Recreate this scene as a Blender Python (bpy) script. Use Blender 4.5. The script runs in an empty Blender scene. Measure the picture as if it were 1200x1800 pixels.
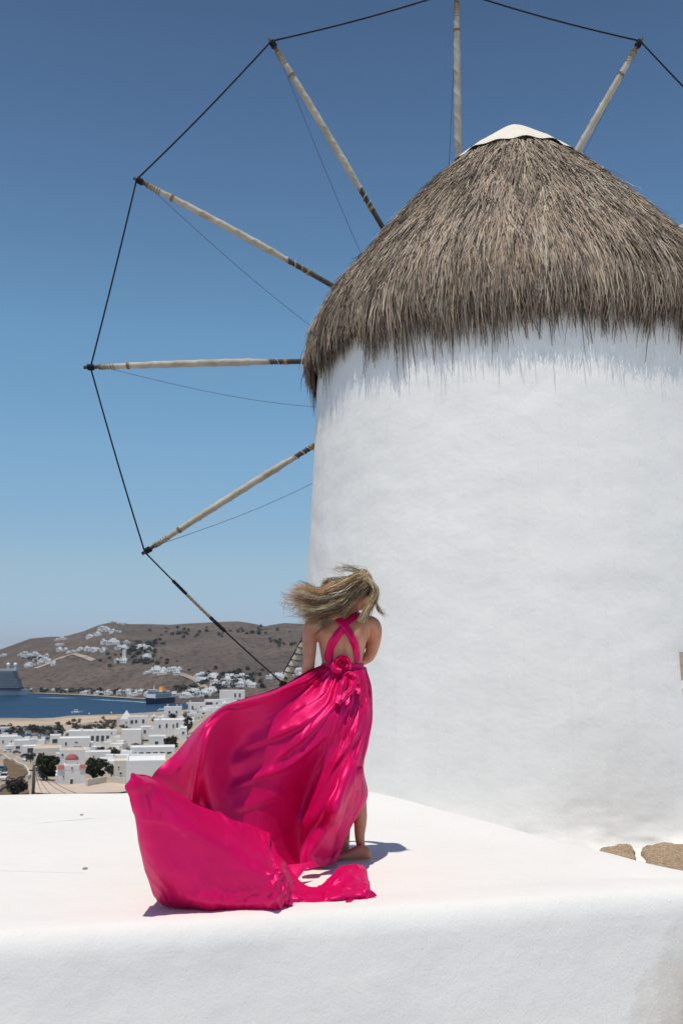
import bpy, math, random
import numpy as np
from mathutils import Vector, Matrix
from mathutils.bvhtree import BVHTree

SC = bpy.context.scene
COL = SC.collection
rng = np.random.default_rng(7)
random.seed(7)

# ------------------------------------------------------------------ camera
FPX, PITCH, CAM_H = 1750.0, math.radians(8.13), 1.19
cam_data = bpy.data.cameras.new('camera')
cam = bpy.data.objects.new('camera', cam_data)
COL.objects.link(cam)
cam.location = (0, 0, CAM_H)
cam.rotation_euler = (math.pi / 2 + PITCH, 0, 0)
cam_data.sensor_fit = 'VERTICAL'
cam_data.sensor_height = 36.0
cam_data.lens = 35.0
cam_data.clip_start = 0.05
cam_data.clip_end = 120000
cam_data.dof.use_dof = True
cam_data.dof.focus_distance = 6.3
cam_data.dof.aperture_fstop = 6.3
SC.camera = cam
SC.render.resolution_x, SC.render.resolution_y = 682, 1024

# ------------------------------------------------------------------ light
SUN_TO = Vector((0.18, 0.42, -1.6)).normalized()          # the way the light travels
SUN_EL = math.asin(-SUN_TO.z)
SUN_AZ = math.atan2(-SUN_TO.x, -SUN_TO.y)
world = bpy.data.worlds.new('World')
SC.world = world
world.use_nodes = True
wn = world.node_tree
for n in list(wn.nodes):
    wn.nodes.remove(n)
w_out = wn.nodes.new('ShaderNodeOutputWorld')
w_bg = wn.nodes.new('ShaderNodeBackground')
w_sky = wn.nodes.new('ShaderNodeTexSky')
w_sky.sky_type = 'NISHITA'
w_sky.sun_disc = False
w_sky.sun_elevation = SUN_EL
w_sky.sun_rotation = SUN_AZ
w_sky.altitude = 4000
w_sky.air_density = 1.5
w_sky.dust_density = 0.3
w_sky.ozone_density = 10
w_bg.inputs['Strength'].default_value = 0.115
# clear Aegean air: paler above the horizon, deep towards the zenith, the same all round
w_tc = wn.nodes.new('ShaderNodeTexCoord'); w_sep = wn.nodes.new('ShaderNodeSeparateXYZ'); w_rmp = wn.nodes.new('ShaderNodeValToRGB'); w_mul = wn.nodes.new('ShaderNodeVectorMath'); w_mul2 = wn.nodes.new('ShaderNodeVectorMath')
w_mul.operation = 'MULTIPLY'; w_mul2.operation = 'SCALE'; w_mul2.inputs['Scale'].default_value = 2.0
stops = [(0, (.70, .72, .95)), (.02, (.80, .80, .97)), (.085, (1.32, 1.12, .93)), (.2, (1.55, 1.46, 1.14)), (.307, (1.55, 1.56, 1.22)), (.454, (1.28, 1.23, 1.02)), (.57, (1.06, .98, .84)), (1, (1.02, .95, .80))]
while len(w_rmp.color_ramp.elements) < len(stops): w_rmp.color_ramp.elements.new(.5)
for e_, (p_, c_) in zip(w_rmp.color_ramp.elements, stops): e_.position = p_; e_.color = (c_[0] / 2, c_[1] / 2, c_[2] / 2, 1)
wn.links.new(w_tc.outputs['Generated'], w_sep.inputs[0]); wn.links.new(w_sep.outputs['Z'], w_rmp.inputs[0])
wn.links.new(w_sky.outputs[0], w_mul.inputs[0]); wn.links.new(w_rmp.outputs[0], w_mul.inputs[1]); wn.links.new(w_mul.outputs[0], w_mul2.inputs[0])
wn.links.new(w_mul2.outputs[0], w_bg.inputs[0])
wn.links.new(w_bg.outputs[0], w_out.inputs[0])
sun_data = bpy.data.lights.new('sun', 'SUN')
sun_data.energy = 4.2
sun_data.angle = math.radians(0.53)
sun_data.color = (1.0, 0.93, 0.83)
sun = bpy.data.objects.new('sun', sun_data)
COL.objects.link(sun)
sun.location = (-6, -11, 40)
sun.rotation_euler = SUN_TO.to_track_quat('-Z', 'Y').to_euler()
SC.view_settings.view_transform = 'Standard'
SC.view_settings.look = 'None'
SC.view_settings.exposure = -0.22
SC.view_settings.gamma = 1.0
SC.view_settings.use_curve_mapping = False
SC.cycles.max_bounces = 7
SC.cycles.use_denoising = True

# ------------------------------------------------------------------ measuring: the photograph's survey frame
CP, SP = math.cos(PITCH), math.sin(PITCH)
def ray(px, py):
    a = (px - 600) / FPX; b = (900 - py) / FPX
    return np.array([a, CP - b * SP, SP + b * CP])
def P(px, py, Y):                       # point seen at (px, py) that stands Y metres ahead
    r = ray(px, py)
    return np.array([0, 0, CAM_H]) + r * (Y / r[1])
def G(px, py, z):                       # point seen at (px, py) that lies at height z
    r = ray(px, py)
    return np.array([0, 0, CAM_H]) + r * ((z - CAM_H) / r[2])
def slope_of(py):
    b = (900 - np.asarray(py, float)) / FPX
    return (SP + b * CP) / (CP - b * SP)

# ------------------------------------------------------------------ noise
def _h(ix, iy, iz, s):
    n = (ix * 374761393 + iy * 668265263 + iz * 2147483647 + s * 974634653) & 0xffffffff
    n = ((n ^ (n >> 13)) * 1274126177) & 0xffffffff
    n = (n ^ (n >> 16)) & 0xffff
    return n / 32767.5 - 1.0
def vnoise(x, y=0.0, z=0.0, s=0):
    x, y, z = np.broadcast_arrays(np.asarray(x, float), np.asarray(y, float), np.asarray(z, float))
    x0, y0, z0 = np.floor(x), np.floor(y), np.floor(z)
    fx, fy, fz = x - x0, y - y0, z - z0
    ux, uy, uz = (f * f * (3 - 2 * f) for f in (fx, fy, fz))
    ix, iy, iz = x0.astype(np.int64), y0.astype(np.int64), z0.astype(np.int64)
    r = 0
    for dx in (0, 1):
        for dy in (0, 1):
            for dz in (0, 1):
                w = (ux if dx else 1 - ux) * (uy if dy else 1 - uy) * (uz if dz else 1 - uz)
                r = r + w * _h(ix + dx, iy + dy, iz + dz, s)
    return r
def fbm(x, y=0.0, z=0.0, o=4, s=0):
    r, a, t = 0, 1.0, 0
    for k in range(o):
        r = r + a * vnoise(np.asarray(x) * 2 ** k, np.asarray(y) * 2 ** k, np.asarray(z) * 2 ** k, s + k)
        t += a; a *= 0.5
    return r / t
def sstep(a, b, x):
    t = np.clip((np.asarray(x, float) - a) / (b - a), 0, 1)
    return t * t * (3 - 2 * t)

# ------------------------------------------------------------------ objects
def tag(o, label=None, cat=None, group=None, kind=None):
    if label: o['label'] = label
    if cat: o['category'] = cat
    if group: o['group'] = group
    if kind: o['kind'] = kind
    return o
def empty(name, loc, rz=0.0, label=None, cat=None, group=None, kind=None):
    o = bpy.data.objects.new(name, None)
    COL.objects.link(o)
    o.location = loc
    o.rotation_euler = (0, 0, rz)
    o.empty_display_size = 0.2
    return tag(o, label, cat, group, kind)
def link(name, me, mat=None, parent=None, loc=None):
    if mat is not None and len(me.materials) == 0:
        me.materials.append(mat)
    o = bpy.data.objects.new(name, me)
    COL.objects.link(o)
    if parent is not None: o.parent = parent
    if loc is not None: o.location = loc
    return o
def mesh(name, v, f, smooth=False):
    me = bpy.data.meshes.new(name)
    me.from_pydata([tuple(map(float, q)) for q in v], [], [tuple(map(int, q)) for q in f])
    if smooth: me.polygons.foreach_set('use_smooth', [True] * len(me.polygons))
    me.update()
    return me
def fast_mesh(name, v, quads, smooth=False, cols=None):
    v = np.asarray(v, np.float32); q = np.asarray(quads, np.int32)
    k = q.shape[1]
    me = bpy.data.meshes.new(name)
    me.vertices.add(len(v)); me.vertices.foreach_set('co', v.ravel())
    me.loops.add(q.size); me.loops.foreach_set('vertex_index', q.ravel())
    me.polygons.add(len(q))
    me.polygons.foreach_set('loop_start', np.arange(0, q.size, k, dtype=np.int32))
    me.polygons.foreach_set('loop_total', np.full(len(q), k, np.int32))
    if smooth: me.polygons.foreach_set('use_smooth', np.ones(len(q), bool))
    if cols is not None:
        a = me.color_attributes.new('tint', 'FLOAT_COLOR', 'POINT')
        c = np.ones((len(v), 4), np.float32); c[:, :3] = cols
        a.data.foreach_set('color', c.ravel())
    me.update(calc_edges=True)
    me.validate()
    return me
class Acc:
    def __init__(s): s.v = []; s.f = []
    def add(s, v, f):
        n = len(s.v); s.v += [tuple(q) for q in v]; s.f += [tuple(i + n for i in q) for q in f]; return s
    def box(s, x0, x1, y0, y1, z0, z1, taper=0.0):
        t = taper
        v = [(x0, y0, z0), (x1, y0, z0), (x1, y1, z0), (x0, y1, z0), (x0 + t, y0 + t, z1), (x1 - t, y0 + t, z1), (x1 - t, y1 - t, z1), (x0 + t, y1 - t, z1)]
        return s.add(v, [(0, 3, 2, 1), (4, 5, 6, 7), (0, 1, 5, 4), (1, 2, 6, 5), (2, 3, 7, 6), (3, 0, 4, 7)])
    def tube(s, pts, r, n=8, cap=True):
        v, f = tube(pts, r, n, cap); return s.add(v, f)
    def lathe(s, prof, n=16, c=(0, 0)):
        v = []; f = []
        for (r, z) in prof:
            for k in range(n):
                a = 2 * math.pi * k / n; v.append((c[0] + r * math.cos(a), c[1] + r * math.sin(a), z))
        for j in range(len(prof) - 1):
            for k in range(n):
                a, b = j * n + k, j * n + (k + 1) % n; f.append((a, b, b + n, a + n))
        f.append(tuple(reversed(range(n)))); f.append(tuple(range((len(prof) - 1) * n, len(prof) * n)))
        return s.add(v, f)
    def make(s, name, mat, parent=None, smooth=False, loc=None):
        return link(name, mesh(name, s.v, s.f, smooth), mat, parent, loc)
def frames(pts):
    pts = np.asarray(pts, float)
    t = np.gradient(pts, axis=0); t /= np.linalg.norm(t, axis=1)[:, None] + 1e-12
    up = np.array([0, 0, 1.0]) if abs(t[0][2]) < 0.9 else np.array([1.0, 0, 0])
    a = np.cross(t[0], up); a /= np.linalg.norm(a)
    A = []
    for k in range(len(pts)):
        a = a - t[k] * a.dot(t[k]); a /= np.linalg.norm(a); A.append(a.copy())
    A = np.array(A)
    return t, A, np.cross(t, A)
def tube(pts, r, n=8, cap=True):
    pts = np.asarray(pts, float); m = len(pts)
    r = np.broadcast_to(np.asarray(r, float), (m,)) if np.ndim(r) < 2 else np.asarray(r, float)
    t, A, B = frames(pts)
    v = []; f = []
    for j in range(m):
        for k in range(n):
            a = 2 * math.pi * k / n
            rr = r[j] if r.ndim == 1 else r[j, k]
            v.append(pts[j] + rr * (math.cos(a) * A[j] + math.sin(a) * B[j]))
    for j in range(m - 1):
        for k in range(n):
            a, b = j * n + k, j * n + (k + 1) % n; f.append((a, b, b + n, a + n))
    if cap:
        f.append(tuple(reversed(range(n)))); f.append(tuple(range((m - 1) * n, m * n)))
    return v, f
def catmull(n, m):                      # weights that carry n control points to m samples
    W = np.zeros((m, n)); t = np.linspace(0, n - 1, m)
    for i, x in enumerate(t):
        k = min(int(x), n - 2); u = x - k
        w = [-.5 * u + u * u - .5 * u ** 3, 1 - 2.5 * u * u + 1.5 * u ** 3, .5 * u + 2 * u * u - 1.5 * u ** 3, -.5 * u * u + .5 * u ** 3]
        for d, q in zip((-1, 0, 1, 2), w):
            j = k + d
            if j < 0: W[i, 0] += 2 * q; W[i, 1] -= q
            elif j >= n: W[i, n - 1] += 2 * q; W[i, n - 2] -= q
            else: W[i, j] += q
    return W
def spline(pts, m):
    pts = np.asarray(pts, float); return catmull(len(pts), m) @ pts

# ------------------------------------------------------------------ materials
class NT:
    def __init__(s, name):
        s.m = bpy.data.materials.new(name); s.m.use_nodes = True
        s.t = s.m.node_tree; s.b = s.t.nodes['Principled BSDF']; s.out = s.t.nodes['Material Output']
    def n(s, typ, **kw):
        q = s.t.nodes.new(typ)
        for k, v in kw.items():
            if hasattr(q, k): setattr(q, k, v)
            else: q.inputs[k].default_value = v
        return q
    def l(s, a, b): s.t.links.new(a, b)
    def coord(s, scale=(1, 1, 1), which='Object'):
        tc = s.n('ShaderNodeTexCoord'); mp = s.n('ShaderNodeMapping'); mp.inputs['Scale'].default_value = scale
        s.l(tc.outputs[which], mp.inputs[0]); return mp.outputs[0]
    def noise(s, vec, scale, detail=4, rough=.55):
        q = s.n('ShaderNodeTexNoise', Scale=scale, Detail=detail, Roughness=rough); s.l(vec, q.inputs['Vector']); return q.outputs[0]
    def ramp(s, fac, stops):
        q = s.n('ShaderNodeValToRGB'); e = q.color_ramp.elements
        while len(e) < len(stops): e.new(0.5)
        for el, (p, c) in zip(e, stops): el.position = p; el.color = (*c, 1) if len(c) == 3 else c
        s.l(fac, q.inputs[0]); return q.outputs[0]
    def mix(s, fac, a, b, mode='MIX'):
        q = s.n('ShaderNodeMixRGB', blend_type=mode)
        for i, x in ((0, fac), (1, a), (2, b)):
            if hasattr(x, 'is_linked'): s.l(x, q.inputs[i])
            else: q.inputs[i].default_value = x if i == 0 else ((*x, 1) if len(x) == 3 else x)
        return q.outputs[0]
    def bump(s, h, strength, dist, prev=None):
        q = s.n('ShaderNodeBump', Strength=strength, Distance=dist); s.l(h, q.inputs['Height'])
        if prev is not None: s.l(prev, q.inputs['Normal'])
        return q.outputs[0]
    def math(s, op, a, b=0.0):
        q = s.n('ShaderNodeMath', operation=op)
        for i, x in enumerate((a, b)):
            if hasattr(x, 'is_linked'): s.l(x, q.inputs[i])
            else: q.inputs[i].default_value = x
        return q.outputs[0]
    def base(s, c):
        if hasattr(c, 'is_linked'): s.l(c, s.b.inputs['Base Color'])
        else: s.b.inputs['Base Color'].default_value = (*c, 1)
    def set(s, rough=.7, spec=.3, metal=0.0):
        s.b.inputs['Roughness'].default_value = rough; s.b.inputs['Specular IOR Level'].default_value = spec; s.b.inputs['Metallic'].default_value = metal
        return s
    def normal(s, nrm): s.l(nrm, s.b.inputs['Normal'])
M = {}
def plain(key, c, rough=.7, spec=.3, metal=0, var=.12, scale=3.0, bump=0.0):
    t = NT(key); v = t.coord(); nz = t.noise(v, scale, 5)
    lo = tuple(x * (1 - var) for x in c); hi = tuple(min(1, x * (1 + var)) for x in c)
    t.base(t.ramp(nz, [(.3, lo), (.7, hi)])); t.set(rough, spec, metal)
    if bump: t.normal(t.bump(t.noise(v, scale * 6, 6), bump, .02))
    M[key] = t.m
    return t.m
def plaster(key, c, lo=.93, big=.9, stain=None, g=1.0, scale=1.0, streak=False, cracks=False):
    t = NT(key); v = t.coord()
    n1 = t.noise(v, big, 5); n2 = t.noise(t.coord((3, 3, 9)), 2.2, 6, .6)
    col = t.ramp(n1, [(.3, tuple(x * lo for x in c)), (.65, c)])
    col = t.mix(t.ramp(n2, [(.55, (0, 0, 0)), (.8, (.35, .35, .35))]), col, (c[0] * .9, c[1] * .89, c[2] * .87))
    if stain is not None:
        x, r, sc = stain
        gm = t.n('ShaderNodeVectorMath', operation='DISTANCE'); tc = t.n('ShaderNodeTexCoord')
        t.l(tc.outputs['Object'], gm.inputs[0]); gm.inputs[1].default_value = x
        d = t.math('DIVIDE', gm.outputs['Value'], r)
        d = t.math('ADD', d, t.math('MULTIPLY', t.math('SUBTRACT', t.noise(v, 6, 6, .7), .5), 1.1))
        col = t.mix(t.ramp(d, [(.2, (.8, .8, .8)), (1.0, (0, 0, 0))]), col, sc)
    if streak:          # rain runs down the limewash
        sn = t.noise(t.coord((5, 5, .35)), 1.6, 5, .6)
        col = t.mix(t.ramp(sn, [(.52, (0, 0, 0)), (.75, (.30, .30, .30))]), col, (c[0] * .86, c[1] * .85, c[2] * .83))
    if streak or cracks:          # hairline cracks and specks of grit
        vo = t.n('ShaderNodeTexVoronoi', feature='DISTANCE_TO_EDGE', Scale=1.15)
        wv = t.n('ShaderNodeVectorMath', operation='ADD'); wn2 = t.n('ShaderNodeTexNoise', Scale=3.0, Detail=5.0); t.l(v, wn2.inputs['Vector']); sc2 = t.n('ShaderNodeVectorMath', operation='SCALE'); sc2.inputs['Scale'].default_value = .5
        t.l(wn2.outputs['Color'], sc2.inputs[0]); t.l(v, wv.inputs[0]); t.l(sc2.outputs[0], wv.inputs[1]); t.l(wv.outputs[0], vo.inputs['Vector'])
        ln = t.ramp(vo.outputs[0], [(0, (1, 1, 1)), (.006, (0, 0, 0))]); gate = t.ramp(t.noise(v, 1.1, 3), [(.56, (0, 0, 0)), (.66, (.10, .10, .10))])
        col = t.mix(t.mix(1.0, ln, gate, 'MULTIPLY'), col, (.42, .40, .37))
        sp = t.ramp(t.noise(v, 55, 2, .5), [(.745, (0, 0, 0)), (.78, (.6, .6, .6))])
        col = t.mix(sp, col, (.40, .36, .31))
    t.base(col); t.set(.85, .15)
    b = t.bump(t.noise(t.coord((1, 1, 1.3)), 2.1 * scale, 3, .5), .42 * g, .06)
    b = t.bump(t.noise(t.coord((1, 1, 1.3)), 13 * scale, 5, .55), .2 * g, .012, b)
    b = t.bump(t.noise(v, 75 * scale, 4, .65), .6 * g, .005, b)
    t.normal(b)
    M[key] = t.m
    return t.m
plaster('mill_plaster', (.87, .852, .815), .95, .7, g=.75, streak=True)
plaster('terrace_plaster', (.79, .774, .742), .95, .6, stain=((1.95, 5.2, -.66), .62, (.42, .32, .23)), g=.85, cracks=True)
plaster('house_white', (.78, .775, .76), .9, .12, g=.3, scale=.2)
plaster('house_cream', (.70, .65, .57), .9, .12, g=.3, scale=.2)
plain('wood_dark', (.085, .068, .055), .8, .2, 0, .4, 9, .4)
plain('wood_grey', (.19, .165, .14), .85, .2, 0, .35, 9, .4)
plain('frame_wood', (.42, .35, .29), .7, .2, 0, .2, 9, .2)
plain('rope_black', (.016, .017, .022), .8, .15, 0, .3, 30, .3)
plain('rope_tan', (.30, .24, .15), .9, .1, 0, .4, 40, .5)
plain('rope_yellow', (.46, .32, .10), .8, .2, 0, .3, 40, .5)
plain('rope_thin', (.10, .10, .12), .8, .15, 0, .3, 30)
plain('glass_dark', (.015, .018, .022), .15, .5, 0, .2, 2)
plain('pane_far', (.05, .055, .065), .3, .5, 0, .3, .5)
plain('door_blue', (.03, .17, .42), .6, .3)
plain('door_brown', (.09, .06, .045), .7, .2)
plain('tile_red', (.33, .10, .09), .8, .2, 0, .2, 2, .3)
plain('roof_pink', (.58, .47, .38), .85, .1, 0, .12, .3)
plain('tarmac', (.16, .15, .15), .9, .1, 0, .15, .4)
plain('tyre', (.02, .02, .02), .8, .2)
plain('metal_pale', (.62, .58, .50), .6, .4, 0, .12, 2)
plain('bark', (.10, .075, .055), .9, .1, 0, .3, 4, .4)
for nm, c in dict(paint_white=(.72, .72, .72), paint_silver=(.42, .44, .46), paint_navy=(.02, .04, .11), paint_black=(.02, .02, .022), paint_red=(.35, .03, .03), paint_grey=(.15, .16, .17), paint_teal=(.05, .16, .2)).items():
    plain(nm, c, .28, .5, 0, .05)
plain('ship_white', (.82, .82, .81), .45, .4, 0, .06, .05)
plain('ship_navy', (.012, .03, .075), .45, .4, 0, .1, .05)
plain('ship_glass', (.075, .11, .14), .3, .5, 0, .25, .3)
plain('ship_grey', (.30, .34, .37), .5, .4, 0, .1, .1)
plain('funnel_orange', (.72, .33, .06), .5, .3)
plain('funnel_grey', (.25, .27, .3), .5, .3)
# canvas wound round the sail poles
t = NT('canvas'); v = t.coord()
t.base(t.ramp(t.noise(v, 3, 2, .5), [(.3, (.40, .345, .265)), (.7, (.58, .52, .43))])); t.set(.9, .1)
M['canvas'] = t.m
t = NT('cap_cloth'); v = t.coord()
t.base(t.ramp(t.noise(v, 3, 5), [(.3, (.74, .68, .57)), (.7, (.80, .75, .65))])); t.set(.85, .1)
t.normal(t.bump(t.noise(v, 14, 5), .35, .02)); M['cap_cloth'] = t.m
# straw and hair take a colour that belongs to each stalk or strand
def strand_mat(key, rough, spec, bump=0.0, transl=0.0):
    t = NT(key); a = t.n('ShaderNodeAttribute', attribute_name='tint')
    v = t.coord(); nz = t.noise(v, 25, 3)
    col = t.mix(.6, a.outputs['Color'], t.ramp(nz, [(.25, (.55, .55, .55)), (.75, (1, 1, 1))]), 'MULTIPLY')
    t.base(col); t.set(rough, spec)
    M[key] = t.m
strand_mat('straw', .75, .25)
strand_mat('hair', .38, .55)
strand_mat('leaf', .65, .25)
# skin
t = NT('skin'); v = t.coord()
t.base(t.ramp(t.noise(v, 9, 6, .65), [(.3, (.43, .185, .10)), (.7, (.58, .285, .175))])); t.set(.46, .45)
t.b.inputs['Subsurface Weight'].default_value = .12; t.b.inputs['Subsurface Radius'].default_value = (.012, .005, .003)
t.normal(t.bump(t.noise(v, 160, 3), .12, .002)); M['skin'] = t.m
# satin
t = NT('satin'); v = t.coord()
t.base(t.ramp(t.noise(v, 6, 3), [(.3, (.64, .001, .094)), (.7, (.72, .002, .12))])); t.set(.42, .6)
t.b.inputs['Metallic'].default_value = .20
t.b.inputs['Specular Tint'].default_value = (1, .38, .85, 1)
t.b.inputs['Sheen Weight'].default_value = .03; t.b.inputs['Sheen Roughness'].default_value = .4; t.b.inputs['Sheen Tint'].default_value = (1, .25, .6, 1)
nb = t.bump(t.noise(t.coord((1, 1, 1)), 34, 5, .65), .20, .012)
t.normal(t.bump(t.noise(v, 420, 2), .12, .0012, nb))
tr = t.n('ShaderNodeBsdfTranslucent'); tr.inputs[0].default_value = (.95, .003, .14, 1)
mx = t.n('ShaderNodeMixShader'); mx.inputs[0].default_value = .06
t.l(t.b.outputs[0], mx.inputs[1]); t.l(tr.outputs[0], mx.inputs[2]); t.l(mx.outputs[0], t.out.inputs[0]); M['satin'] = t.m
# stone flags
t = NT('flagstone'); v = t.coord()
c1 = t.ramp(t.noise(v, 26, 8, .75), [(.30, (.16, .105, .065)), (.48, (.44, .315, .205)), (.68, (.66, .52, .37))])
t.base(t.mix(t.ramp(t.noise(v, 90, 3, .7), [(.35, (.75, .75, .75)), (.5, (0, 0, 0))]), c1, (.12, .08, .055))); t.set(.9, .15)
t.normal(t.bump(t.noise(v, 34, 8, .75), .9, .03)); M['flagstone'] = t.m
# land
def land(key, sc, stops, shrub, shrubc, bumpd):
    t = NT(key); v = t.coord()
    c = t.ramp(t.noise(v, sc, 8, .6), stops)
    s1 = t.noise(v, sc * 16, 6, .75)
    c = t.mix(t.ramp(s1, [(shrub, (0, 0, 0)), (shrub + .07, (.85, .85, .85))]), c, shrubc)
    s2 = t.noise(v, sc * 45, 4, .7)
    c = t.mix(t.ramp(s2, [(.60, (0, 0, 0)), (.72, (.45, .45, .45))]), c, (.38, .32, .27))
    t.base(c); t.set(.95, .05)
    t.normal(t.bump(s1, .8, bumpd)); M[key] = t.m
land('hill_scrub', .0045, [(.25, (.10, .080, .072)), (.48, (.155, .122, .106)), (.72, (.215, .172, .14))], .50, (.058, .056, .05), 9)
land('town_earth', .012, [(.25, (.24, .19, .15)), (.5, (.42, .36, .29)), (.75, (.56, .51, .44))], .56, (.10, .095, .06), 1)
plain('dry_field', (.17, .115, .075), .95, .05, 0, .4, .35, .5)
plain('beach_sand', (.50, .40, .30), .95, .05, 0, .12, .03)
# sea
t = NT('sea'); v = t.coord((1, 2.6, 1))
t.base(t.ramp(t.noise(v, .004, 6, .6), [(.3, (.006, .035, .085)), (.7, (.013, .06, .125))])); t.set(.42, .28); t.b.inputs['IOR'].default_value = 1.33
b = t.bump(t.noise(v, .06, 6, .65), 1.0, 3.0); t.normal(t.bump(t.noise(v, .5, 4, .6), .8, .5, b)); M['sea'] = t.m
plain('foam', (.25, .42, .50), .6, .2, 0, .3, .03)
# ------------------------------------------------------------------ land and sea
SEA_Z = -70.0
def px_of(X, Y): return 600 + FPX * (np.asarray(X) / np.asarray(Y)) * 1.006
def near_h(X, Y):
    X = np.asarray(X, float); Y = np.maximum(np.asarray(Y, float), 5.0)
    px = px_of(X, Y)
    ly = np.log(Y)
    L = np.interp(ly, np.log([12, 20, 30, 60, 110, 150, 219, 300, 400, 520, 700, 900, 1090, 2000]), [1640, 1520, 1490, 1460, 1425, 1404, 1378, 1352, 1336, 1318, 1298, 1278, 1262, 1262])
    R = np.interp(ly, np.log([12, 20, 30, 60, 110, 150, 250, 350, 450, 550, 650, 900, 1365, 2000]), [1640, 1520, 1490, 1460, 1430, 1408, 1360, 1312, 1266, 1239, 1231, 1233, 1240, 1240])
    w = sstep(230, 420, px)
    z = CAM_H + Y * slope_of(L * (1 - w) + R * w)
    z = z + fbm(X * .03, Y * .03, 0, 3, 5) * np.clip((Y - 30) * .004, 0, 1.6)
    ysh = np.interp(px, [-400, 0, 100, 130, 220, 300, 350, 385, 420], [1275, 1268, 1263, 1259, 1256, 1251, 1246, 1241, 1238])
    Ysh = (SEA_Z - CAM_H) / slope_of(ysh)
    Ysh = np.where(px > 388, 5000, Ysh)
    z = np.where(Y < Ysh, np.maximum(z, SEA_Z + .6), SEA_Z + .6 - (Y - Ysh) * .05)
    return z
def far_frame(px):
    yf = np.interp(px, [-2500, -100, 60, 150, 250, 300, 385, 600, 3000], [1222, 1217, 1218, 1222, 1229, 1233, 1240, 1240, 1240])
    yr = np.interp(px, [-2500, -900, -300, -80, 0, 25, 55, 85, 115, 150, 170, 200, 225, 260, 300, 340, 380, 420, 450, 465, 480, 500, 540, 600, 900, 1600, 3000],
                   [1160, 1158, 1156, 1149, 1143, 1134, 1123, 1120.5, 1120, 1110, 1101, 1094, 1098, 1098, 1099, 1096, 1094, 1093, 1098, 1102, 1099, 1096, 1098, 1101, 1110, 1120, 1140])
    Yf = (SEA_Z - CAM_H) / slope_of(yf)
    return Yf, yr
Y_RIDGE = 3200.0
def far_h(X, Y):
    X = np.asarray(X, float); Y = np.asarray(Y, float)
    px = px_of(X, Y); Yf, yr = far_frame(px)
    t = np.clip((Y - Yf) / (Y_RIDGE - Yf), -.2, 1.4)
    zr = CAM_H + Y_RIDGE * slope_of(yr)
    tt = np.clip(t, 0, 1)
    s = .55 * tt + .45 * (1 - (1 - tt) ** 2)
    # a nearer spur on the left that stands before the main ridge
    spur = np.exp(-((px - 150) / 120.0) ** 2) * np.exp(-((tt - .42) / .16) ** 2) * 15 + np.exp(-((px - 470) / 130.0) ** 2) * np.exp(-((tt - .5) / .18) ** 2) * 12
    z = SEA_Z + 1.2 + (zr - SEA_Z) * s + spur
    amp = np.clip(tt * 6, 0, 1) * (1 - sstep(.8, 1.0, tt) * .8)
    z = z + amp * (fbm(X * .0035, Y * .0035, 0, 5, 21) * 15 + fbm(X * .02, Y * .02, 0, 3, 31) * 2.5)
    z = np.where(t > 1, z - (t - 1) * 150, z)
    return np.where(t < 0, SEA_Z + 1.2 + t * 60, z)
def grid_mesh(name, X, Y, Z, mat, label=None, smooth=True):
    m, n = X.shape
    idx = np.arange(m * n).reshape(m, n)
    q = np.stack([idx[:-1, :-1], idx[:-1, 1:], idx[1:, 1:], idx[1:, :-1]], -1).reshape(-1, 4)
    me = fast_mesh(name, np.stack([X, Y, Z], -1).reshape(-1, 3), q, smooth)
    return tag(link(name, me, mat), label, kind='structure')
def ray_hit(px, py, fn, Y0, Y1, n=1500):
    r = ray(px, py); Y = np.geomspace(Y0, Y1, n); k = Y / r[1]
    X = r[0] * k; Z = CAM_H + r[2] * k
    below = np.nonzero(Z <= fn(X, Y))[0]
    j = below[0] if len(below) else n - 1
    return np.array([X[j], Y[j], fn(X[j:j + 1], Y[j:j + 1])[0]])
def TN(px, py): return ray_hit(px, py, near_h, 25, 1400)
def TF(px, py): return ray_hit(px, py, far_h, 1250, 3300, 2500)

# sea
v = []; f = []
R_ = [0, 400, 800, 1200, 2000, 4000, 8000, 12500]; N_ = 64
for r in R_:
    for k in range(N_):
        a = 2 * math.pi * k / N_; v.append((r * math.cos(a), r * math.sin(a), SEA_Z))
for j in range(len(R_) - 1):
    for k in range(N_):
        a, b = j * N_ + k, j * N_ + (k + 1) % N_
        if j == 0: f.append((a, a + N_, b + N_))
        else: f.append((a, a + N_, b + N_, b))
me = mesh('sea', v, f)
tag(link('sea', me, M['sea'], None), 'deep blue bay between the town and the hills', kind='structure')
# far hills
T_, Yt = np.meshgrid(np.linspace(-1.7, 1.5, 620), np.concatenate([np.linspace(1230, 3300, 260), np.linspace(3400, 6000, 12)]))
grid_mesh('hills', T_ * Yt, Yt, far_h(T_ * Yt, Yt), M['hill_scrub'], 'dry brown hills across the bay dotted with white houses')
# town slope
T_, Yt = np.meshgrid(np.linspace(-1, 1, 420), np.geomspace(12, 1900, 300))
Xt = T_ * (Yt * .62 + 45)
grid_mesh('terrain', Xt, Yt, near_h(Xt, Yt), M['town_earth'], 'stony slope that falls from the mill through the town to the sea')
# paved ground round the mill and under the photographer
def slab(name, pts, z0, z1, mat, **kw):
    n = len(pts); v = [(x, y, z0) for x, y in pts] + [(x, y, z1) for x, y in pts]
    f = [tuple(reversed(range(n))), tuple(range(n, 2 * n))] + [(k, (k + 1) % n, (k + 1) % n + n, k + n) for k in range(n)]
    return link(name, mesh(name, v, f), mat, **kw)
PAV_Z = -.80
paving = tag(slab('pavement', [(-30, -40), (40, -40), (40, 19), (9, 19), (-1, 17.5), (-1, 12.5), (-2, 10.5), (-30, 10.5)], -3.2, PAV_Z, M['terrace_plaster']), 'whitewashed paved ground round the foot of the windmill', kind='structure')

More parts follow.
